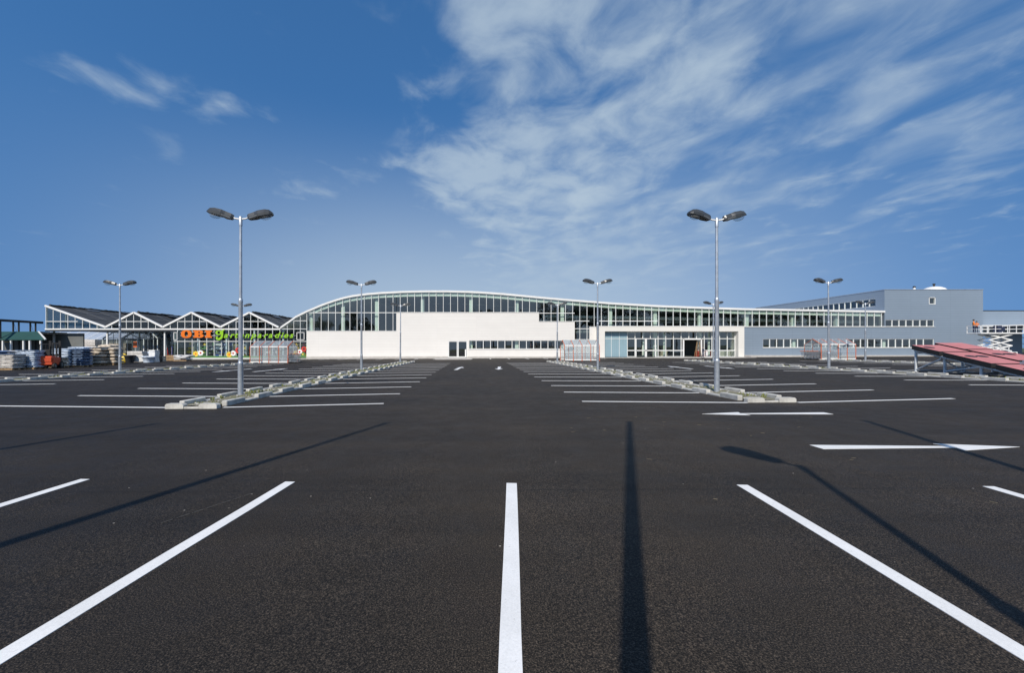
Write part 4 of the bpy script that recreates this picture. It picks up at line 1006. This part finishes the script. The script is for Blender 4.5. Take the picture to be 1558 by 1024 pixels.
bag_pallet(*at(92, 37.5), .85, 'bagkraft', 'short yellowish bag pallet in front of blue-white stack', .75, .8)
bag_pallet(*at(148, 43.2), 1.85, 'bagkraft', 'loose kraft sack pallet beside dark blue bags', 1.6, 1.2, sloppy=.07, layer=.33, top_mat='whiteg')
bag_pallet(*at(170.5, 44.0), 1.80, 'bagkraft', 'kraft sack pallet at lamp end of sack row', 1.4, 1.2, sloppy=.07, layer=.33)
bag_pallet(*at(166, 46.3), 2.1, 'bagkraft', 'tallest kraft sack pallet at rear of sack row', 1.4, 1.2, sloppy=.06, layer=.33)
bag_pallet(*at(279, 57.0), .8, 'whiteg', 'low heap of white sacks on pallet by greenhouse glass', 1.7, 1.3, sloppy=.12, layer=.22)

# forklift
fk = thing('forklift', 'red forklift truck with black mast parked among bag pallets', 'forklift', (wx(76, 36.2), 36.2, gz(-36)), R(-68))
MB().bbox(-.55, .75, -.5, .5, .28, .95, .07).bbox(.1, .78, -.48, .48, .5, 1.05, .08).build('body', M['forkred'], fk)
MB().bbox(-.35, -.05, -.53, -.505, .72, .86, .005).build('name_plate', M['white'], fk)
g = MB()
for y in (-.32, .32):
    g.bar((-.82, y, .1), (-.82, y, 2.35), .16, .14); g.bar((-.72, y, .3), (-.72, y, 1.9), .08, .08)
for z in (.3, 1.1, 2.1): g.bar((-.82, -.32, z), (-.82, .32, z), .08, .16)
g.box(-.92, -.86, -.38, .38, .3, .95)
for y in (-.12, .12): g.bar((-.78, y, .3), (-.78, y, 2.0), .09, .09)
g.build('mast', M['black'], fk)
for y in (-.2, .2): MB().box(-1.75, -.88, y-.05, y+.05, .08, .12).build('fork', M['dark'], fk)
g = MB()
for x in (-.45, .65):
    for y in (-.45, .45): g.tube((x, y, .9), (x*.85, y*.9, 2.05), .03, n=6)
for y in (-.4, .4): g.tube((-.38, y, 2.05), (.55, y, 2.05), .03, n=6)
for k in range(5): g.tube((-.38+k*.23, -.4, 2.05), (-.38+k*.23, .4, 2.05), .02, n=6)
g.build('overhead_guard', M['black'], fk)
MB().bbox(.0, .5, -.25, .25, .97, 1.12, .04).bbox(.38, .52, -.25, .25, 1.1, 1.6, .04).build('seat', M['rubber'], fk)
for x, r_ in ((-.55, .3), (.5, .24)):
    for s in (-1, 1):
        w_ = MB().tube((x, s*.42, r_), (x, s*.58, r_), r_, n=18).build('wheel', M['rubber'], fk); MB().tube((x, s*.581, r_), (x, s*.59, r_), r_*.55, n=12).build('rim', M['lampgrey2'], w_)

# loose wares before the canopy
def tagged(mb, name, mat, loc, label, cat, rz=0, group=None):
    return tag(mb.build(name, mat, None, loc, (0, 0, rz)), label, cat, group)
def planter(X, Y, r_, h, mat, label):
    o = thing('plant_pot', label, 'plant pot', (X, Y, gz(X)))
    MB().lathe([(r_*.65, 0), (r_*.8, h*.35), (r_, h*.85), (r_*1.06, h*.88), (r_*1.06, h), (r_*.9, h), (r_*.85, h*.9)], n=18).build('pot', M[mat], o); MB().lathe([(r_*.86, h*.86), (r_*.4, h*.93), (.02, h*.95)], n=12).build('soil', M['bark'], o)
planter(*at(197.5, 50.2), .52, .9, 'dark', 'dark round plant pot beside yellow-brown sack')
def sack(X, Y, sx, sy, h, mat, label, cat='sack'):
    o = thing('tied_sack', label, cat, (X, Y, gz(X)))
    MB().lathe([(.36, 0), (.47, .12), (.5, .45), (.44, .75), (.25, .93), (.1, .98)], n=14).build('sack_body', M[mat], o); MB().lathe([(.1, .97), (.17, 1.08), (.08, 1.1)], n=10).build('tied_neck', M[mat], o)
    o.scale = (sx, sy, h)
sack(*at(189.5, 50.4), 1.0, .9, 1.0, 'yellow', 'bulging yellow-brown sack beside dark plant pot')
tb = thing('garden_chest', 'long white garden chest beside dark plant pot', 'chest', (wx(209, 51), 51, gz(-40)))
MB().bbox(-.95, .95, -.35, .35, .1, .72, .03).build('chest_body', M['whiteg'], tb); MB().bbox(-1.0, 1.0, -.4, .4, .725, .82, .02).build('lid', M['white'], tb)
for x in (-.85, .85):
    for y in (-.28, .28): MB().box(x-.05, x+.05, y-.05, y+.05, 0, .1).build('foot', M['dark'], tb)
bx2 = thing('blue_tub', 'blue plastic tub beside stacked white boards', 'tub', (wx(226, 51.2), 51.2, gz(-39)))
MB().lathe([(.55, 0), (.66, .6), (.72, .62), (.72, .7), (.64, .7), (.55, .1)], n=20).build('tub_shell', M['bagblue'], bx2); MB().tube((-.76, 0, .55), (-.66, 0, .62), .04).tube((.76, 0, .55), (.66, 0, .62), .04).build('grip', M['blue'], bx2)
def crate_stack(X, Y, w, d, h, n_, mat, label, name='box_stack', cat='boxes', rz=0):
    r = thing(name, label, cat, (X, Y, gz(X)), rz)
    hh = h/n_; me = MB().bbox(-w/2, w/2, -d/2, d/2, .01, hh-.01, .015).mesh('box', M[mat])
    for k in range(n_): link('box', me, r, (random.gauss(0, .02), random.gauss(0, .02), hh*k), (0, 0, random.gauss(0, .02)))
    return r
crate_stack(*at(234.5, 52.2), .75, .8, 1.5, 6, 'whiteg', 'tall stack of white flat boxes beside blue tub')
crate_stack(*at(209, 53.4), 1.9, .9, 1.35, 5, 'bagbeige', 'stack of beige panels behind the white garden chest')
crate_stack(*at(224, 54.6), 1.6, .9, 1.25, 7, 'bagblue', 'stack of pale blue packs behind the blue tub')
crate_stack(*at(240.5, 53.2), .6, .7, 1.4, 4, 'dark', 'dark upright carton stack next to white flat boxes')
crate_stack(*at(246.5, 54.0), .6, .6, .7, 2, 'bagkraft', 'small kraft carton stack by canopy column')
wc = thing('wooden_crate', 'open wooden crate with tools by canopy column', 'crate', (wx(261, 57), 57, gz(-40)))
for k in range(4):
    MB().box(-.55, .55, -.42, -.38, .05+k*.19, .2+k*.19).build('slat', M['wood'], wc); MB().box(-.55, .55, .38, .42, .05+k*.19, .2+k*.19).build('slat', M['wood'], wc)
    MB().box(-.59, -.55, -.42, .42, .05+k*.19, .2+k*.19).build('slat', M['wood'], wc); MB().box(.55, .59, -.42, .42, .05+k*.19, .2+k*.19).build('slat', M['wood'], wc)
for k, (x, y, m_) in enumerate(((-.3, -.1, 'redg'), (-.1, .1, 'dark'), (.1, -.1, 'blue'), (.3, .1, 'dark'), (0, 0, 'wood'))): MB().tube((x, y, .1), (x*1.6, y*1.5, 1.75+.1*(k % 3)), .03, n=6).build('tool_handle', M[m_], wc)
planter(wx(276, 57.5), 57.5, .4, .75, 'greeng', 'mossy green plant pot between wooden crate and white sacks')

# shelving with goods inside the lettered greenhouse
def rack(x, yy, w, cols, label):
    X = fx(x); r = thing('display_rack', label, 'shelf rack', (X, YF+yy, gz(fx(350))+.06), 0, 'racks behind the greenhouse glass')
    for s in (-1, 1): MB().box(s*w/2-.04, s*w/2+.04, -.3, .3, 0, 2.6).build('upright', M['galv'], r)
    for k in range(4):
        z = .15+k*.62; MB().box(-w/2+.05, w/2-.05, -.3, .3, z, z+.04).build('shelf', M['galv'], r)
        x_ = -w/2+.1
        while x_ < w/2-.3:
            ww = random.uniform(.25, .6); c = random.choice(cols); ww = min(ww, w/2-.08-x_)
            MB().bbox(x_, x_+ww-.03, -.28, .2, z+.045, z+.045+random.uniform(.25, .5), .02).build('goods', M[c], r); x_ += ww
for x, yy, w, cols, lb in ((269, 3, 1.6, ('yellow', 'yellow', 'dark'), 'rack of yellow goods at canopy end behind greenhouse glass'), (289, 4, 2.6, ('greeng', 'greeng', 'yellow', 'dark'), 'rack of plants behind orange lettering'), (307, 3.5, 2.2, ('greeng', 'whiteg', 'dark'), 'rack of mixed green and white goods under orange lettering'), (320.5, 2.6, 1.5, ('whiteg', 'whiteg', 'blue'), 'rack of white goods behind greenhouse glass beside blue one'), (332, 2.6, 1.7, ('blue', 'blue', 'blue', 'dark'), 'rack of deep blue goods behind greenhouse glass'), (350, 2.8, 2.2, ('whiteg', 'yellow', 'yellow', 'whiteg'), 'rack of white and yellow goods behind greenhouse glass'), (400, 3.5, 3.0, ('dark', 'greeng', 'whiteg'), 'dark rack behind greenhouse-side shelter'), (440, 4, 3.0, ('greeng', 'yellow', 'redg'), 'rack of garden goods beside the white wall')):
    rack(x, yy, w, cols, lb)

# small show greenhouses under the canopy
def show_house(X, Y, w, d_, eave, ridge, label):
    r = thing('show_greenhouse', label, 'greenhouse', (X, Y, gz(X)), 0, 'show greenhouses behind the canopy')
    f = MB()
    for y in (0, d_/2, d_):
        f.bar((-w/2, y, 0), (-w/2, y, eave), .12, .12); f.bar((w/2, y, 0), (w/2, y, eave), .12, .12); f.bar((-w/2, y, eave), (0, y, ridge), .12, .12); f.bar((w/2, y, eave), (0, y, ridge), .12, .12)
    for x, z in ((-w/2, eave), (w/2, eave), (0, ridge)): f.bar((x, 0, z), (x, d_, z), .1, .1)
    for x in (-w*.2, w*.2): f.bar((x, 0, 0), (x, 0, eave+(ridge-eave)*.6), .05, .05)
    f.build('frame', M['white'], r)
    for s in (-1, 1):
        MB().box(s*w/2-.01, s*w/2+.01, .08, d_-.08, .1, eave-.08).build('side_pane', M['clear'], r)
        MB().add([(s*w/2, .05, eave+.06), (0, .05, ridge+.06), (0, d_-.05, ridge+.06), (s*w/2, d_-.05, eave+.06)], [(0, 1, 2, 3)]).build('roof_pane', M['clear'], r)
    MB().box(-w/2+.08, w/2-.08, d_-.02, d_, .1, eave-.05).build('rear_pane', M['clear'], r)
show_house(fx(150), YF+4, 5.6, 7, 3.4, 5.0, 'wide show greenhouse in white frame under canopy')
show_house(fx(118), YF+12, 6.2, 8, 3.4, 5.4, 'show greenhouse standing behind the bag pallets')
show_house(fx(206.5), YF+3, 2.2, 4, 3.3, 4.4, 'narrow white show greenhouse with steep gable under canopy')
# fence panels and stock at the rear of the yard
for i, (x0, x1, y0, yy, m_, lb) in enumerate(((82, 107, 518, 14, 'brick', 'stack of red bricks behind the bag pallets'), (110, 150, 516, 18, 'bagbeige', 'stack of pale fence boards behind wide show greenhouse'), (225, 262, 517, 15, 'brick', 'stack of red-brown pavers under canopy'), (166, 196, 522, 16, 'bagkraft', 'stack of brown pavers between show greenhouses'))):
    crate_stack(wx((x0+x1)/2, YF+yy), YF+yy, (x1-x0)/F*(YF+yy), 1.4, wz(y0, YF+yy)-gz(-60), 6, m_, lb, 'paver_stack', 'pavers')
pn = thing('promotion_board', 'orange-pink board on post under the canopy', 'sign board', (fx(186), YF+2.5, gz(-54)))
MB().box(-.03, .03, -.03, .03, 0, 2.5).build('post', M['galv'], pn); MB().box(-.3, .3, -.05, -.031, 1.9, 2.8).build('board', M['orange'], pn)

# green-roofed shed and black bridge beams at the yard's end
sh = thing('green_roof_shed', 'open sales shed with dark green sloping roof on white posts', 'shed', (wx(20, 60), 60, gz(-65)))
def SH(mb, n_, m_): return mb.build(n_, M[m_], sh, (-wx(20, 60), -60, -gz(-65)))
za, zb_ = wz(504.5, 61.5), wz(516.5, 60); xa, xb = wx(-70, 60), wx(57, 61.5)
xe = wx(69, 60)
SH(MB().add([(xa, 60, zb_), (xe, 60, zb_), (xb, 61.6, za), (xa, 61.6, za), (xa, 60, zb_-.1), (xe, 60, zb_-.1), (xb, 61.6, za-.1), (xa, 61.6, za-.1)], [(0, 1, 2, 3), (7, 6, 5, 4), (0, 4, 5, 1), (1, 5, 6, 2), (2, 6, 7, 3), (3, 7, 4, 0)]), 'roof', 'green')
SH(MB().box(xa, xb, 61.6, 66, za-.1, za), 'roof_deck', 'green')
SH(MB().bar((xe+.05, 59.98, zb_), (xb+.05, 61.6, za), .14, .14), 'rake_board', 'white')
for x in (4.7, 17, 36, 45.5, 62): SH(MB().box(wx(x, 60.2)-.09, wx(x, 60.2)+.09, 60.1, 60.3, gz(-65)-.05, zb_-.08), 'post', 'white')
SH(MB().box(xa, xe, 65.8, 66, gz(-65)-.1, za-.12), 'rear_wall', 'innerd')
SH(MB().box(xa, wx(14, 61), 61, 61.1, wz(521, 61), wz(520, 61)), 'shelf_rail', 'yellow')
for k in range(9): tagged(MB().bbox(-.4, .4, -.4, .4, 0, random.uniform(.7, 1.6), .05), 'stock_bundle', M[random.choice(('dark', 'bagdark', 'bagkraft', 'greeng', 'bagblue'))], (wx(-2+k*7.5, 62.5), 62.5+random.uniform(-.5, .8), gz(-65)), 'bundle of stock wares under the green-roofed shed', 'goods', 0, 'stock under the green-roofed shed')
br = thing('overhead_gantry', 'black overhead beam on paired dark posts beside the greenhouse', 'gantry', (wx(69, 66)-.4, 58, gz(-66)))
Xb = wx(69, 66)-.35; zt = wz(490.5, 66)
def BR(mb, n_): return mb.build(n_, M['dark'], br, (-(wx(69, 66)-.4), -58, -gz(-66)))
BR(MB().box(Xb-.25, Xb+.05, 50, 66, zt-.22, zt+.12), 'beam')
for x in (1.5, 21, 29.5, 47, 55): 
    Yp = Xb*F/(x-CX); BR(MB().box(Xb-.16, Xb-.02, Yp-.08, Yp+.08, gz(-66), zt-.225), 'post')
for x0_, x1_ in ((21, 29.5), (47, 55)):
    ya, yb = Xb*F/(x0_-CX), Xb*F/(x1_-CX); BR(MB().bar((Xb-.1, ya+.1, zt-.3), (Xb-.1, yb-.1, zt-2.2), .02, .02), 'brace')

# ================================================================== RED DECK ON LATTICE (lying on its trestles)
dk = thing('red_deck', 'red panelled deck tilted low on galvanised lattice trestles', 'deck', (26.75, 26.3, 0), 0)
ang = math.atan2(-.21, -1)                      # deck axis: towards the viewer and slightly left
ax = Vector((-.205, -1, 0)).normalized(); px2 = Vector((ax.y*-1, ax.x, 0)); px2 = Vector((1, -.205, 0)).normalized()
def dkp(u, v, w=0):                               # u along, v across (to the right), w above the deck's top
    z = 1.76-.188*u
    p = ax*u+px2*v; return (p.x, p.y, z+w+gz(26.5)-.12)
TH = .26
def deck_panel(u0, u1, v0, v1, notch):
    c = MB()
    b = [dkp(u0, v0, -TH), dkp(u1, v0, -TH), dkp(u1, v1, -TH), dkp(u0, v1, -TH)]; t = [dkp(u0, v0), dkp(u1, v0), dkp(u1, v1), dkp(u0, v1)]
    c.add(b+t, [(0, 1, 2, 3)], False, 1); c.add(t, [(0, 1, 2, 3)], False, 0)
    for i in range(4): c.add([b[i], b[(i+1) % 4], t[(i+1) % 4], t[i]], [(0, 1, 2, 3)], False, 1)
    o = c.build('deck_panel', [M['red'], M['black']], dk)
    for (u, v) in notch:
        q = MB().add([dkp(u+.24*math.cos(a), v+.24*math.sin(a), .006) for a in [2*math.pi*i/12 for i in range(12)]]+[dkp(u+.24*math.cos(a), v+.24*math.sin(a), -.03) for a in [2*math.pi*i/12 for i in range(12)]], [tuple(range(12))]+[(i, (i+1) % 12, (i+1) % 12+12, i+12) for i in range(12)])
        q.build('hand_hole', M['black'], o)
for i, (u0, u1) in enumerate(((0, 1.98), (2.2, 5.0), (5.22, 8.0), (8.22, 11.0))):
    deck_panel(u0, u1, 0, 1.42, [(u0+(u1-u0)*.4, .35)] if i == 0 else [(u0+(u1-u0)*.4, .45), (u0+(u1-u0)*.4, .95)])
    deck_panel(u0-.75, u1-.75, 1.72, 3.1, [(u0-.75+(u1-u0)*.45, 2.15), (u0-.75+(u1-u0)*.45, 2.65)] if i else [])
tr = MB
zgd = gz(26)
def gp(u, v): p = dkp(u, v); return (p[0], p[1], zgd+.12)
legs = [(.15, .12), (2.0, .25), (4.3, .15), (6.4, .2), (.0, 2.6), (2.2, 2.75), (4.4, 2.7), (6.6, 2.7)]
for u, v in legs:
    L_ = MB().tube(gp(u, v)[:2]+(zgd-.0,), dkp(u, v, -TH-.02), .07, n=10); L_.lathe([(.14, 0), (.14, .03)], gp(u, v)[:2]+(zgd,), 10); L_.build('leg', M['galv'], dk)
for (u0, v0), (u1, v1) in (((.15, .12), (2.0, .25)), ((2.0, .25), (4.3, .15)), ((6.4, .2), (4.3, .15)), ((.0, 2.6), (2.2, 2.75)), ((2.2, 2.75), (4.4, 2.7)), ((4.4, 2.7), (6.6, 2.7)), ((.15, .12), (0, 2.6)), ((2.0, .25), (2.2, 2.75)), ((4.3, .15), (4.4, 2.7))):
    MB().tube(gp(u0, v0), dkp(u1, v1, -TH-.08), .05, n=8).build('brace', M['galv'], dk)
for v in (.12, .72, 2.2, 2.75):
    MB().tube(dkp(-.3 if v > 1.5 else .05, v, -TH-.07), dkp(9, v, -TH-.07), .05, n=8).build('bearer', M['galv'], dk)
for u in (.3, 1.9, 3.4, 4.9, 6.4):
    MB().tube(dkp(u, .1, -TH-.17), dkp(u, 2.8, -TH-.17), .04, n=8).build('cross_tube', M['galv'], dk)
MB().tube(dkp(.4, .7, -TH-.2), gp(1.9, 1.3), .04, n=8).build('brace', M['galv'], dk)
tagged(MB().bbox(-.28, .28, -.14, .14, 0, .12, .02).bbox(-.2, .0, -.1, .1, .12, .2, .02), 'clamp_block', M['steel'], dkp(5.15, 1.15, .0), 'small pale metal clamp lying on red deck', 'clamp').location = Vector(dkp(5.3, 1.25, .01))+dk.location

# ================================================================== PEOPLE
def person(label, loc, rz, shirt, trousers, h=1.72, arms='down', step=0.0):
    V_ = {'pel': (0, 0, .93, .125), 'waist': (0, 0, 1.08, .115), 'chest': (0, -.01, 1.30, .135), 'neckb': (0, -.01, 1.44, .07), 'neck': (0, -.015, 1.50, .052), 'head': (0, -.03, 1.60, .085), 'crown': (0, -.02, 1.68, .075)}
    E = [('pel', 'waist'), ('waist', 'chest'), ('chest', 'neckb'), ('neckb', 'neck'), ('neck', 'head'), ('head', 'crown')]
    for s, n_ in ((-1, 'l'), (1, 'r')):
        st = step*s
        V_.update({n_+'hip': (s*.095, 0, .88, .095), n_+'knee': (s*.10, -.02-st*.6, .49, .062), n_+'ank': (s*.10, .02-st, .09, .042), n_+'toe': (s*.11, -.15-st, .04, .036)})
        E += [('pel', n_+'hip'), (n_+'hip', n_+'knee'), (n_+'knee', n_+'ank'), (n_+'ank', n_+'toe')]
        if arms == 'down': el, wr, ha = (s*.26, .02, 1.12, .042), (s*.26, -.06, .88, .032), (s*.25, -.09, .79, .035)
        else: el, wr, ha = (s*.25, -.06, 1.14, .042), (s*.20, -.32, 1.08, .032), (s*.17, -.40, 1.06, .035)
        V_.update({n_+'sh': (s*.175, 0, 1.38, .062), n_+'el': el, n_+'wr': wr, n_+'ha': ha})
        E += [('chest', n_+'sh'), (n_+'sh', n_+'el'), (n_+'el', n_+'wr'), (n_+'wr', n_+'ha')]
    names = list(V_); me = bpy.data.meshes.new('person'); me.from_pydata([V_[k][:3] for k in names], [(names.index(a), names.index(b)) for a, b in E], [])
    tmp = bpy.data.objects.new('tmp', me); COL.objects.link(tmp); tmp.modifiers.new('s', 'SKIN'); sub_ = tmp.modifiers.new('u', 'SUBSURF'); sub_.levels = 1; sub_.render_levels = 1
    for i, k in enumerate(names):
        sv = me.skin_vertices[0].data[i]; sv.radius = (V_[k][3],)*2; sv.use_root = (k == 'pel')
    dg = bpy.context.evaluated_depsgraph_get(); m2 = bpy.data.meshes.new_from_object(tmp.evaluated_get(dg)); bpy.data.objects.remove(tmp)
    m2.materials.clear()
    for m in (shirt, trousers, 'skin', 'rubber'): m2.materials.append(M[m])
    for p in m2.polygons:
        c = p.center; p.use_smooth = True
        p.material_index = 3 if c.z < .10 else 1 if c.z < .95 and abs(c.x) < .21 else 2 if c.z > 1.475 or (abs(c.x) > .15 and c.z < .86 and abs(c.x) > .215) else 0
        if arms != 'down' and c.y < -.30 and c.z > .9: p.material_index = 2
    o = link('person', m2, None, loc, (0, 0, rz)); k = h/1.76; o.scale = (k, k, k)
    tag(o, label, 'person')
    hb = MB().lathe([(.092, -.06), (.098, 0), (.085, .06), (.05, .095), (.01, .105)], (0, .0, 1.655), 12).build('hair', M['hair'], o)
    return o
pc = person('person in dark clothes walking with pale bag before the entrance', (wx(1069.5, 57.5), 57.5, gz(30)), R(80), 'navy', 'navy', 1.68, 'fwd', .16)
tagged(MB().bbox(-.22, .22, -.12, .12, 0, .62, .05).tube((-.12, 0, .62), (-.08, 0, .82), .012).tube((.12, 0, .62), (.08, 0, .82), .012).tube((-.08, 0, .82), (.08, 0, .82), .012), 'carrier_bag', M['whiteg'], (wx(1069.5, 57.5)+.48, 57.5, gz(30)+.32), 'pale carrier bag held by person before the entrance', 'bag', R(80))

# scissor lift with two workers
sl = thing('scissor_lift', 'white scissor lift raised in front of the annex', 'scissor lift', (wx(1513.5, 56), 56, gz(66)))
zg0 = 0
MB().bbox(-2.1, 2.1, -.75, .75, .35, .75, .05).build('chassis', M['white'], sl)
for x in (-1.6, 1.6):
    for s in (-1, 1): MB().tube((x, s*.6, .35), (x, s*.82, .35), .35, n=18).build('wheel', M['rubber'], sl)
zz = .85
for k in range(3):
    g = MB()
    for y in (-.62, .62):
        g.bar((-1.5, y, zz), (1.5, y+.0, zz+.72), .09, .14); g.bar((1.5, y*.9, zz), (-1.5, y*.9, zz+.72), .09, .14)
    for x in (-1.5, 1.5): g.bar((x, -.62, zz+.72), (x, .62, zz+.72), .08, .08)
    g.build('scissor_arm', M['white'], sl); zz += .72
PZ = zz+.08
MB().bbox(-2.75, 2.75, -.85, .85, PZ, PZ+.16, .02).build('platform', M['white'], sl)
g = MB()
for y in (-.82, .82):
    for k in range(7): g.bar((-2.7+.9*k, y, PZ+.16), (-2.7+.9*k, y, PZ+1.12), .06, .06)
    for z in (.62, 1.10): g.bar((-2.73, y, PZ+z), (2.73, y, PZ+z), .055, .055)
for x in (-2.7, 2.7):
    for z in (.62, 1.10): g.bar((x, -.82, PZ+z), (x, .82, PZ+z), .055, .055)
g.build('guard_rail', M['white'], sl)
MB().bbox(-.2, .2, -.95, -.87, PZ+.35, PZ+.9, .02).build('control_box', M['navy'], sl)
PW = gz(66)+PZ+.16
person('worker in orange jacket standing at end of lift platform', (wx(1484, 56), 56.2, PW), R(30), 'orangec', 'navy', 1.78, 'fwd')
person('worker in orange jacket bending beside colleague on lift platform', (wx(1490, 56), 56.3, PW-.0), R(-60), 'orangec', 'navy', 1.55, 'fwd')
tagged(MB().bbox(-.35, .35, -.3, .3, 0, .9, .03).bbox(-.3, .3, -.25, .25, .9, .98, .02), 'tool_chest', M['navy'], (wx(1520, 56), 56.1, PW), 'blue tool chest on the lift platform', 'chest')
# site rails and stacked steel below the lift
gr = thing('steel_rack', 'white tube rack standing below the scissor lift', 'rack', (wx(1505, 52), 52, gz(62)))
for k in range(6): MB().bar((-2.4+k*.95, 0, 0), (-2.5+k*1.0, .1, 1.5), .07, .07).build('upright', M['white'], gr)
for z in (.45, 1.0, 1.42): MB().bar((-2.5, .05, z), (2.5, .05, z+.03), .06, .06).build('rail', M['white'], gr)

# goods and people-sized things inside the entrance
crate_stack(ex(1083), YP+2.5, 2.1, .8, .95, 2, 'redg', 'red counter just inside the entrance glass', 'counter', 'counter')
crate_stack(ex(1112), YP+2.6, 2.6, .8, .9, 2, 'bagbeige', 'beige counter inside the entrance glass beside portal edge', 'counter', 'counter')
crate_stack(ex(1021), YP+2.6, .9, .7, 1.0, 2, 'bagkraft', 'kraft carton stack inside the entrance glass')
ld = thing('step_ladder', 'pale wooden step ladder beside the open entrance', 'ladder', (ex(1065.5), YP+.6, gz(32)+.06))
for s in (-1, 1):
    MB().bar((s*.42, -.2, 0), (s*.16, 0, 2.3), .06, .05).build('stile', M['wood'], ld); MB().bar((s*.42, .35, 0), (s*.16, .03, 2.3), .05, .04).build('stile', M['wood'], ld)
for k in range(7): MB().box(-.40+.035*k, .40-.035*k, -.2+.027*k, -.1+.027*k, .28+k*.28, .31+k*.28).build('tread', M['wood'], ld)

# ================================================================== TREES ACROSS THE ROAD BEHIND THE VIEWER (mirrored in the glass)
def tree_meshes(seed, h):
    rnd = random.Random(seed); tk = MB(); lf = MB()
    tk.tube((0, 0, -.1), (.1, .05, h*.45), .28, .17, n=8); tips = []
    for k in range(7):
        a = rnd.uniform(0, 6.28); z = h*rnd.uniform(.28, .48); p = Vector((math.cos(a)*h*rnd.uniform(.12, .26), math.sin(a)*h*rnd.uniform(.12, .26), z+h*rnd.uniform(.15, .42))); tk.tube((.05, .03, z), p, .11, .04, n=6); tips.append(p)
    tips.append(Vector((0, 0, h*.86)))
    for t in tips:
        for j in range(5):
            c = t+Vector((rnd.gauss(0, h*.07), rnd.gauss(0, h*.07), rnd.gauss(0, h*.05))); R_ = h*rnd.uniform(.05, .10)
            for q in range(60):
                d = Vector((rnd.gauss(0, 1), rnd.gauss(0, 1), rnd.gauss(0, .8))).normalized()*R_*rnd.uniform(.5, 1.1); n2 = Vector((rnd.gauss(0, 1), rnd.gauss(0, 1), rnd.gauss(0, 1))).normalized()
                a = n2.orthogonal().normalized()*rnd.uniform(.12, .24); b = n2.cross(a)
                lf.add([c+d-a-b*.6, c+d+a-b*.6, c+d+a+b*.6, c+d-a+b*.6], [(0, 1, 2, 3)])
    return tk.mesh('trunk', M['bark']), lf.mesh('crown', M['leaf'])
TM = [tree_meshes(s, 15) for s in (1, 2, 3)]
rt = random.Random(5)
for k in range(30):
    X = -120+k*9.2+rt.uniform(-3, 3); Y = -60+rt.uniform(-9, 6); m_ = TM[k % 3]
    sc = rt.uniform(1.45, 1.8) if X > 28 else rt.uniform(1.05, 1.35) if X > -25 else rt.uniform(.75, 1.25)
    if k in (9, 12): continue
    r = thing('broadleaf_tree', 'leafy broadleaf tree in row across the road from the store', 'tree', (X, Y, gz(X)-.05), rt.uniform(0, 6), 'trees across the road'); r.scale = (sc, sc, sc)
    link('trunk', m_[0], r); link('crown', m_[1], r)

# long nursery glasshouse closing the yard behind the canopy
ny = thing('nursery_glasshouse', 'long low glasshouse with pale roof closing the yard behind canopy', 'greenhouse', (wx(150, 86), 86, gz(-75)))
x0, x1 = wx(40, 86), wx(270, 86); zz0, zz1 = wz(517, 86), wz(505.5, 89)
def NY(mb, n_, m_): return mb.build(n_, M[m_], ny, (-wx(150, 86), -86, -gz(-75)))
NY(MB().box(x0, x1, 86, 86.2, gz(-80)-.2, zz0), 'front_wall', 'inner')
M['paleroof'] = plain('pale_glass_roof', (.34, .39, .46), .4, 0, .08, .5)
NY(MB().add([(x0, 85.8, zz0), (x1, 85.8, zz0), (x1, 89, zz1), (x0, 89, zz1), (x0, 85.8, zz0+.06), (x1, 85.8, zz0+.06), (x1, 89, zz1+.06), (x0, 89, zz1+.06)], [(0, 1, 2, 3), (7, 6, 5, 4), (0, 4, 5, 1), (1, 5, 6, 2), (2, 6, 7, 3), (3, 7, 4, 0)]), 'roof', 'paleroof')
for k in range(16):
    xx = x0+(x1-x0)*k/15; NY(MB().bar((xx, 85.75, zz0+.07), (xx, 89, zz1+.08), .12, .06), 'glazing_bar', 'white')
    NY(MB().box(xx-.06, xx+.06, 85.9, 86, gz(-80)-.1, zz0), 'post', 'white')
